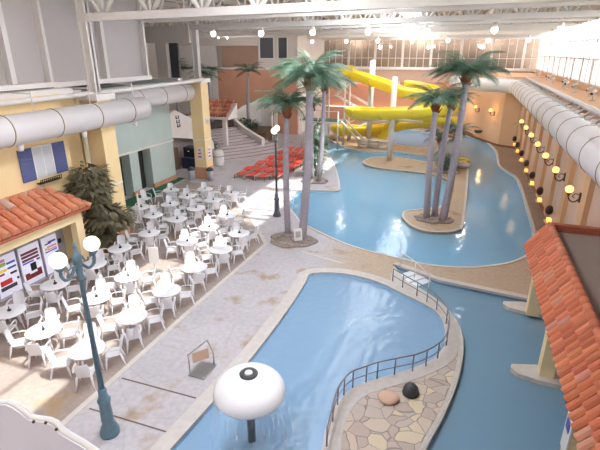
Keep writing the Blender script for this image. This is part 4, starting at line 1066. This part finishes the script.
# dark letter marks
lt = MB()
for k, (yy, zz) in enumerate(((31.0, 4.05), (31.05, 3.72), (31.1, 3.4))):
    lt.box(.3, yy, zz, .33, yy + .1, zz + .25); lt.box(.3, yy + .32, zz, .33, yy + .42, zz + .25); lt.box(.3, yy, zz, .33, yy + .42, zz + .06)
lt.build('letters', M['navy'], rw)
wall('wall_left_stone', [(-22.3, 28.6, 0, -22.0, 35.9, 3.2)], mat('speckled_stucco', (176, 164, 158), .9, .25, 9), 'speckled grey wall beneath the ramp')
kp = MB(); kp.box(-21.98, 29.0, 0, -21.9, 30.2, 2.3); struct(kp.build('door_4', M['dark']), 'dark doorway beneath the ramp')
ks = thing('arcade_cabinet', 'dark blue cabinet with a small white light beside poster column', 'cabinet', (-20.7, 32.3, 0))
b = MB(); b.box(-.6, -.5, 0, .6, .5, 1.7); b.box(-.6, -.8, 0, .6, -.5, .9); b.build('body', M['navy'], ks)
b = MB(); b.box(-.5, -.52, 1.0, .5, -.5, 1.55); b.build('screen', M['black'], ks)
b = MB(); b.lathe([(.07, 0), (.07, .03)], (-.1, -.54, 1.4), 10); b.build('light', M['globe'], ks)
b = MB(); b.box(-21.95, 30.6, 0, -21.5, 31.4, 1.75); tag(b.build('brown_cabinet', M['wood']), 'brown upright cabinet left of the dark blue one', 'cabinet')
# small canopy with tiles and white posts
cp = thing('tiled_canopy', 'small clay tiled canopy on white posts behind poster column', 'canopy', (-22.0, 38.3, 1.76))
b = MB()
for k in range(14):
    for j in range(4):
        b.col = srgb(rnd.choice([(190, 118, 90), (172, 100, 76), (204, 138, 108)]))
        b.tube([(-2.0 + k * .28, -.9 + j * .45, 1.75 + j * .3), (-2.0 + k * .28, -.42 + j * .45, 2.08 + j * .3)], .12, 8)
b.build('clay_tiles', M['tile'], cp)
b = MB(); b.add([(-2.2, -.95, 1.6), (2.0, -.95, 1.6), (2.0, .9, 2.75), (-2.2, .9, 2.75), (-2.2, -.95, 1.45), (2.0, -.95, 1.45), (2.0, .9, 1.45), (-2.2, .9, 1.45)], [(0, 1, 2, 3), (4, 5, 6, 7), (0, 1, 5, 4), (1, 2, 6, 5), (2, 3, 7, 6), (3, 0, 4, 7)]); b.build('canopy_frame', M['white'], cp)
for x in (-1.7, 1.4): b = MB(); b.box(x - .18, -.7, -1.7, x + .18, -.35, 1.75); b.build('post', M['white'], cp)
# white barrel planters
for (x, y, h, rr, lb) in ((-19.1, 33.5, 1.25, .5, 'white barrel planter at the foot of the staircase'), (-20.1, 33.6, 2.0, .55, 'taller white planter wall behind the barrel planter')):
    t = thing('white_planter', lb, 'planter', (x, y, 0)); b = MB(); b.lathe([(rr * .9, 0), (rr, .3), (rr, h - .2), (rr * .85, h)], (0, 0, 0), 20); b.build('barrel', M['white'], t)
    b = MB(); b.lathe([(rr + .015, h * .62), (rr + .015, h * .68)], (0, 0, 0), 20); b.build('band', M['grey'], t)
for (x, y, lb) in ((-17.3, 29.0, 'grey waste bin right of the poster column base'), (-18.7, 28.7, 'grey waste bin left of the poster column base')):
    t = thing('waste_bin', lb, 'bin', (x, y, 0)); b = MB(); b.lathe([(.22, 0), (.26, .75)], (0, 0, 0), 16); b.build('bin_body', M['stone_grey'], t)
    b = MB(); b.lathe([(.28, .75), (.26, .88), (.1, .98)], (0, 0, 0), 16); b.build('lid', M['darkgrey'], t)

# ------------------------------------------------------------------ yellow water slides
def flume(ctrl, r, name, label, closed_top=False):
    t = thing(name, label, 'water slide', ctrl[0])
    O = Vector(ctrl[0]); P = [p - O for p in spline(ctrl, 7, False)]
    n = len(P); K = 14; a0, a1 = (-200, 20)
    vs = []
    for i, p in enumerate(P):
        d = P[min(i + 1, n - 1)] - P[max(i - 1, 0)]; d.normalize()
        s_ = d.cross(Vector((0, 0, 1))).normalized(); u = s_.cross(d).normalized()
        for rr in (r, r - .07):
            for k in range(K + 1):
                th = R(a0 + (a1 - a0) * k / K); vs.append(p + s_ * math.cos(th) * rr + u * math.sin(th) * rr)
    W = 2 * (K + 1); fs = []
    for i in range(n - 1):
        for k in range(K):
            fs.append((i * W + k, i * W + k + 1, (i + 1) * W + k + 1, (i + 1) * W + k))
            j = K + 1; fs.append((i * W + j + k, i * W + j + k + 1, (i + 1) * W + j + k + 1, (i + 1) * W + j + k))
        fs.append((i * W, i * W + K + 1, (i + 1) * W + K + 1, (i + 1) * W)); fs.append((i * W + K, i * W + 2 * K + 1, (i + 1) * W + 2 * K + 1, (i + 1) * W + K))
    for i in (0, n - 1):
        for k in range(K): fs.append((i * W + k, i * W + k + 1, i * W + K + 2 + k, i * W + K + 1 + k))
    b = MB(); b.add(vs, fs, True); b.build('flume_channel', M['yellow'], t)
    for i in range(6, n - 4, 9):
        d = (P[i + 1] - P[i - 1]).normalized(); s_ = d.cross(Vector((0, 0, 1))).normalized(); u = s_.cross(d).normalized()
        q = [P[i] + s_ * math.cos(R(a)) * (r + .03) + u * math.sin(R(a)) * (r + .03) for a in range(-200, 21, 20)]
        b = MB(); b.tube(q, .045, 6); b.build('joint_flange', M['ink_yellow'], t)
    return t
fl1 = flume([(-11.9, 46, 7.35), (-10.4, 46, 7.0), (-8.9, 45.8, 6.6), (-7.4, 45.4, 6.2), (-5.9, 45, 5.7), (-4.2, 44.8, 5.45), (-2.2, 44.2, 5.25), (-.9, 42.6, 5.05), (-1.0, 40.5, 4.85), (-2.4, 39.2, 4.65), (-4.2, 39.1, 4.5), (-6.2, 39.2, 4.35), (-8.0, 39.6, 4.2), (-9.4, 40.9, 4.05), (-9.4, 42.8, 3.9), (-8.0, 44.2, 3.75), (-5.6, 44.8, 3.55), (-3, 45.2, 3.3), (-1.0, 46.2, 3.05), (-.7, 48.0, 2.8), (-2.4, 49.2, 2.55), (-5.0, 48.9, 2.2), (-7.6, 48.0, 1.75), (-10.0, 47.8, 1.45), (-12.2, 48.2, 1.3), (-13.2, 49.8, 1.15), (-12.2, 51.3, .95), (-10.0, 51.8, .75), (-8.0, 51.6, .45)], .72, 'water_slide', 'long coiling bright yellow flume slide on white supports')
# second flume further back
fl2 = flume([(-6.2, 50.6, 6.0), (-4.6, 50.5, 5.8), (-3.0, 50.0, 5.4), (-2.0, 49.0, 4.9), (-2.6, 47.8, 4.4), (-4.4, 47.0, 3.9), (-6.0, 46.6, 3.2), (-7.0, 46.3, 2.2), (-7.5, 46.2, 1.2), (-7.8, 46.2, .5)], .62, 'water_slide', 'second smaller yellow slide curling down behind the long one')
def post(x, y, z0, z1, r, lb, arms=()):
    t = thing('slide_support', lb, 'post', (x, y, z0)); b = MB(); b.tube([(0, 0, 0), (0, 0, z1 - z0)], r, 14); b.ball((0, 0, z1 - z0), r, 14, 6, .5); b.build('column', M['white'], t)
    for a in arms: b = MB(); b.tube([(0, 0, a[2] - z0), (a[0] - x, a[1] - y, a[2] - z0)], .1, 8); b.build('arm', M['white'], t)
    return t
post(-5.78, 40.2, 0, 6.95, .24, 'white slide column standing on the tan river island', [(-8.6, 40.0, 3.35), (-3.2, 39.9, 3.5)])
post(-9.0, 46.84, 0, 8.1, .26, 'tall white slide column behind the upper flume', [(-11.5, 46.4, 6.3), (-8.9, 45.9, 5.75)])
post(-1.6, 49.0, 0, 4.2, .2, 'white slide column right of the flumes behind the palms')
post(-11.5, 48.9, 0, 1.0, .14, 'short white post under the lowest yellow bend', [])
post(-8.2, 48.6, 0, 1.1, .14, 'short white post under the lower flume middle', [])
# start tower: platform, stairs
tw = thing('slide_tower', 'white slide start tower with stairs left of the flumes', 'tower', (-12.4, 46.6, 0))
for (x, y) in ((-1.2, -.8), (1.0, -.8), (-1.2, 1.2), (1.0, 1.2)):
    b = MB(); b.tube([(x, y, 0), (x, y, 7.0)], .09, 8); b.build('tower_post', M['white'], tw)
b = MB(); b.box(-1.4, -1.0, 6.5, 1.2, 1.4, 6.65); b.build('platform', M['steel'], tw)
b = MB(); b.box(-1.4, -1.0, 6.65, -1.3, 1.4, 7.7); b.box(-1.4, 1.3, 6.65, 1.2, 1.4, 7.7); b.box(-1.4, -1.0, 6.65, .2, -.9, 7.7); b.build('yellow_guard', M['yellow'], tw)
for k, (xa, za, xb, zb) in enumerate(((-.9, 0, 3.6, 2.3), (3.6, 2.3, -.9, 4.5), (-.9, 4.5, 1.5, 6.5))):
    b = MB(); n = 11
    for i in range(n): u = (i + .5) / n; b.cbox((xa + (xb - xa) * u, 2.1 + (k % 2) * .9, za + (zb - za) * u), (.4, .8, .05))
    for yy in (1.7, 2.5): b.tube([(xa, yy + (k % 2) * .9, za + .05), (xb, yy + (k % 2) * .9, zb + .05)], .06, 6); b.tube([(xa, yy + (k % 2) * .9, za + .95), (xb, yy + (k % 2) * .9, zb + .95)], .03, 6)
    b.build('stair_flight', M['white'], tw)
# low green-trimmed walkway bridge
wk = thing('footbridge', 'white framed footbridge with dark green deck left of the flumes', 'bridge', (-13.8, 44.2, 0))
b = MB(); b.box(-1.5, -.8, 2.55, 2.8, .8, 2.72); b.build('bridge_deck', mat('green_paint', (96, 128, 108), .7, .1, 4), wk)
b = MB(); b.box(-1.5, -.85, 2.45, 2.8, -.8, 2.62); b.build('edge_beam', M['white'], wk)
for q in (-.75, .75): b = MB(); b.tube([(2.7, q, 2.7), (4.6, q - .1, .9)], .09, 6); b.build('brace', M['white'], wk)
for x in (-1.3, .4, 2.4): b = MB(); b.tube([(x, -.8, 0), (x, -.8, 3.6)], .07, 8); b.build('bridge_post', M['white'], wk)
b = MB(); b.tube([(-1.3, -.8, 3.6), (2.4, -.8, 3.6)], .04, 6); b.build('handrail', M['white'], wk)
# stacked white things under slide
lp = None
for k in range(9):
    lab = 'stacked pale inner tube under the yellow slides'
    if lp is None:
        b = MB(); b.tube([(.38 * math.cos(2 * PI * i / 20), .38 * math.sin(2 * PI * i / 20), .14) for i in range(20)], .14, 8, closed=True); lp = b.build('inner_tube', M['offwhite']); lp.location = (-9.2, 45.2, .01); tag(lp, lab, 'inner tube', 'inner tubes lying under the slides')
    else: dup(lp, None, (-9.2 + (k % 3) * 1.0, 45.2 + .1 * (k % 2), .01 + .29 * (k // 3)))
lp2 = MB(); lp2.tube([(.5 * math.cos(2 * PI * i / 20), .5 * math.sin(2 * PI * i / 20), 0) for i in range(20)], .17, 8, closed=True); o = lp2.build('inner_tube', M['ink_yellow']); o.location = (.25, 41.2, .17); tag(o, 'yellow inner tube lying beside the short palms', 'inner tube')
lp2 = MB(); lp2.tube([(.5 * math.cos(2 * PI * i / 20), .5 * math.sin(2 * PI * i / 20), 0) for i in range(20)], .17, 8, closed=True); o = lp2.build('inner_tube', M['white']); o.location = (.3, 39.7, .17); tag(o, 'white inner tube lying beside the short palms', 'inner tube')

# ------------------------------------------------------------------ wall lights
def sconce(loc, rz, label, group):
    t = thing('wall_lamp', label, 'wall lamp', loc, rz, group)
    b = MB(); b.cbox((0, 0, 0), (.06, .16, .42)); b.build('wall_plate', M['iron'], t)
    b = MB(); b.tube([tuple(v) for v in spline([(0, 0, -.05), (-.18, 0, -.22), (-.36, 0, -.16), (-.45, 0, 0), (-.45, 0, .1)], 4, False)], .03, 6)
    b.tube([(-.02, 0, .12), (-.2, 0, .16), (-.3, 0, .02), (-.2, 0, -.05)], .02, 6); b.lathe([(.05, .08), (.1, .15), (.09, .18)], (-.45, 0, 0), 12); b.build('bracket_arm', M['iron'], t)
    b = MB(); b.ball((-.45, 0, .33), .17, 18, 10); b.build('globe', M['amber'], t)
    return t
s0 = None
for k, y in enumerate((22.0, 25.7, 29.3, 33.0, 36.6, 40.3, 43.9)):
    lab = 'amber globe wall lamp, %s from the near end of the right wall' % ORD[k]
    if s0 is None: s0 = sconce((5.17, y, 3.05), 0, lab, 'globe lamps on the right wall')
    else: dup(s0, None, (5.17, y, 3.05), 0, lab)
ea = math.atan2(10.1, -5.2)
dirw = Vector((-5.2, 10.1)).normalized()
for k, d in enumerate((1.1, 4.2, 8.4)):
    x, y = 3.45 + dirw.x * d, 50.35 + dirw.y * d
    dup(s0, None, (x - .08, y - .04, 3.1), math.atan2(dirw.x, -dirw.y) + PI, 'amber globe lamp on angled end wall, %s from its right corner' % ORD[k], 'globe lamps on the end wall') if k else dup(s0, None, (x - .08, y - .04, 3.1), math.atan2(dirw.x, -dirw.y) + PI, 'amber globe lamp on angled end wall, first from its right corner', 'globe lamps on the end wall')
s1 = None
for k, y in enumerate((25.9, 29.65, 33.6, 37.4, 41.2, 45.0, 48.2)):
    lab = 'brown basket planter with glowing amber base, %s from near end of right wall' % ORD[k]
    if s1 is None:
        s1 = thing('wall_planter', lab, 'wall planter', (5.0, y, .55), 0, 'glowing planters along the right wall')
        b = MB(); b.box(-.2, -.2, 0, 0, .2, .16); b.build('light_box', M['amber_box'], s1)
        b = MB(); b.ball((-.17, 0, .62), .2, 12, 8, 1.3); b.v = [(min(x, -.01), y_, z) for x, y_, z in b.v]; b.build('basket', M['iron'], s1)
        b = MB(); b.box(-.3, -.3, -.06, 0, .3, 0); b.build('shelf', M['pilaster'], s1)
    else: dup(s1, None, (5.0, y, .55), 0, lab)
# basket bowl on the end wall
b = MB(); b.lathe([(.1, -.2), (.35, -.1), (.45, .12), (.4, .12)], (0, 0, 0), 16); o = b.build('wall_bowl', M['iron']); q = Vector((3.45, 50.35)) + dirw * 3.2; o.location = (q.x - .35, q.y - .1, .95); tag(o, 'dark iron bowl mounted low on the angled end wall', 'bowl')

# ------------------------------------------------------------------ hanging lights and added fill lights
hb = None
def high_bay(x, y, z, top, label, grp):
    global hb
    if hb is None:
        hb = thing('pendant_lamp', label, 'pendant lamp', (x, y, z), 0, grp)
        b = MB(); b.ball((0, 0, 0), .2, 16, 10, 1.1); b.build('lamp_globe', M['bay'], hb)
        b = MB(); b.lathe([(.16, .12), (.13, .34), (.05, .42)], (0, 0, 0), 14); b.build('housing', M['steel'], hb)
        b = MB(); b.tube([(0, 0, .4), (0, 0, 1.6)], .02, 6); b.build('hanging_rod', M['steel'], hb)
    else: dup(hb, None, (x, y, z), 0, label, grp)
for k, x in enumerate((-17.7, -13.95, -10.2, -6.45, -2.8, 1.1, 4.6)): high_bay(x, 31.5, 10.2, 11, 'white pendant lamp hanging in the nearer row, %s from left' % ORD[k], 'pendant lamps in the nearer row')
for k, x in enumerate((-16.25, -12.5, -9.2, -5.75, -2.35, 1.3, 4.8)): high_bay(x, 50, 10.0, 11, 'white pendant lamp hanging in the far row, %s from left' % ORD[k], 'pendant lamps in the far row')
def plight(x, y, z, e, col=(1, .95, .93), r=.3):
    l = bpy.data.lights.new('hall_lamp_or_fill', 'POINT'); l.energy = e; l.color = col; l.shadow_soft_size = r
    o = bpy.data.objects.new('hall_lamp_or_fill', l); C.objects.link(o); o.location = (x, y, z)
for x in (-13.95, -6.45, 1.1): plight(x, 31.5, 9.8, 90)
for x in (-12.5, -5.75, 1.3): plight(x, 50, 9.6, 170)
for k, x in enumerate((-14.0, -6.5, 1.0)):  # unseen lamps added to light the near part of the hall
    for j, y in enumerate((5, 14)):
        plight(x, y, 10.7, 90, r=.5)
        high_bay(x, y, 11.1, 0, 'added unseen pendant lamp between the near trusses, lighting the near hall', 'added unseen lamps between the near trusses')
plight(-24, 37, 6.2, 260); plight(-23.5, 44, 9.6, 320)  # first is an added fill for the back left, no fixture there
for y in (22.0, 29.3, 36.6, 43.9): plight(4.4, y, 3.4, 12, (1, .66, .3), .22)
plight(2.2, 51.4, 3.3, 36, (1, .62, .28), .22); plight(-.2, 55.8, 3.3, 36, (1, .62, .28), .22)
for x in (-14, -6, 2): plight(x, 61.0, 10.0, 60)  # added lights without fixtures, brightening the corridor behind the glass
# ceiling spots by gallery
for k, (x, y) in enumerate(((-24.6, 44.6), (-23.6, 44.6))):
    t = thing('track_spotlight', 'small bright spotlight below the white soffit, %s of two' % ('left' if k == 0 else 'right'), 'spotlight', (x, y, 10.3))
    b = MB(); b.tube([(0, 0, .3), (.2, -.2, 0)], .1, 8); b.build('spot_body', M['white'], t); b = MB(); b.tube([(.2, -.2, 0), (.23, -.23, -.04)], .09, 8); b.build('lens', M['bay'], t)

# ------------------------------------------------------------------ near parapet at the bottom left
pp = thing('balcony_parapet', 'pale grey curved balcony parapet at the bottom left corner', 'parapet', (0, 0, 0))
top = [(-3.71, 6.34), (-2.99, 6.55), (-2.93, 6.57), (-2.87, 6.56), (-2.8, 6.53), (-2.74, 6.49), (-2.67, 6.5), (-2.57, 6.52), (-2.5, 6.51), (-2.46, 6.46), (-2.41, 6.44), (-2.27, 6.4), (-2.18, 6.36), (-2.04, 6.29)]
poly = top + [(top[-1][0], 0), (top[0][0], 0)]
n = len(poly); tri = tessellate_polygon([[Vector((a, c, 0)) for a, c in poly]])
b = MB(); b.add([(a, 1.80, c) for a, c in poly] + [(a, 1.86, c) for a, c in poly], [(i, (i + 1) % n, n + (i + 1) % n, n + i) for i in range(n)] + [tuple(q) for q in tri] + [tuple(n + i for i in q) for q in tri]); b.build('parapet_panel', mat('lilac_grey_paint', (226, 222, 232), .6, .03, 2), pp)
b = MB(); b.tube([(a, 1.83, c) for a, c in top], .022, 6, flat=.5); b.build('top_edge', M['coping'], pp)
for k, (x, z) in enumerate(((-2.65, 6.52), (-2.53, 6.55), (-2.44, 6.52))):
    b = MB(); b.ball((x, 1.78, z), .012, 8, 6); b.build('stud', M['iron'], pp)

# ------------------------------------------------------------------ light, camera, view
w = bpy.data.worlds.new('daylight'); S.world = w; w.use_nodes = True
bg = w.node_tree.nodes['Background']; bg.inputs[0].default_value = (.95, .96, 1, 1); bg.inputs[1].default_value = 13.0
sl = bpy.data.lights.new('sun', 'SUN'); sl.energy = 9; sl.angle = R(1.0); sl.color = (1, .95, .87)
so = bpy.data.objects.new('sun', sl); C.objects.link(so)
d = Vector((-5.0, -1.0, -12.6)); so.rotation_euler = d.to_track_quat('-Z', 'Y').to_euler()
cam = bpy.data.cameras.new('camera'); co = bpy.data.objects.new('camera', cam); C.objects.link(co)
co.location = (0, 0, 9); cam.sensor_width = 36; cam.lens = 457 / 600 * 36; cam.clip_start = .05; cam.clip_end = 400
co.rotation_euler = (R(90 - 20.8), 0, R(19.4))
S.camera = co
S.view_settings.view_transform = 'Standard'; S.view_settings.look = 'None'; S.view_settings.gamma = 1; S.view_settings.exposure = .06
S.view_settings.use_curve_mapping = False
S.cycles.max_bounces = 7; S.cycles.diffuse_bounces = 4; S.cycles.glossy_bounces = 3; S.cycles.transparent_max_bounces = 12; S.cycles.transmission_bounces = 4
S.cycles.use_denoising = True; S.cycles.caustics_reflective = False; S.cycles.caustics_refractive = False
S.cycles.sample_clamp_indirect = 6
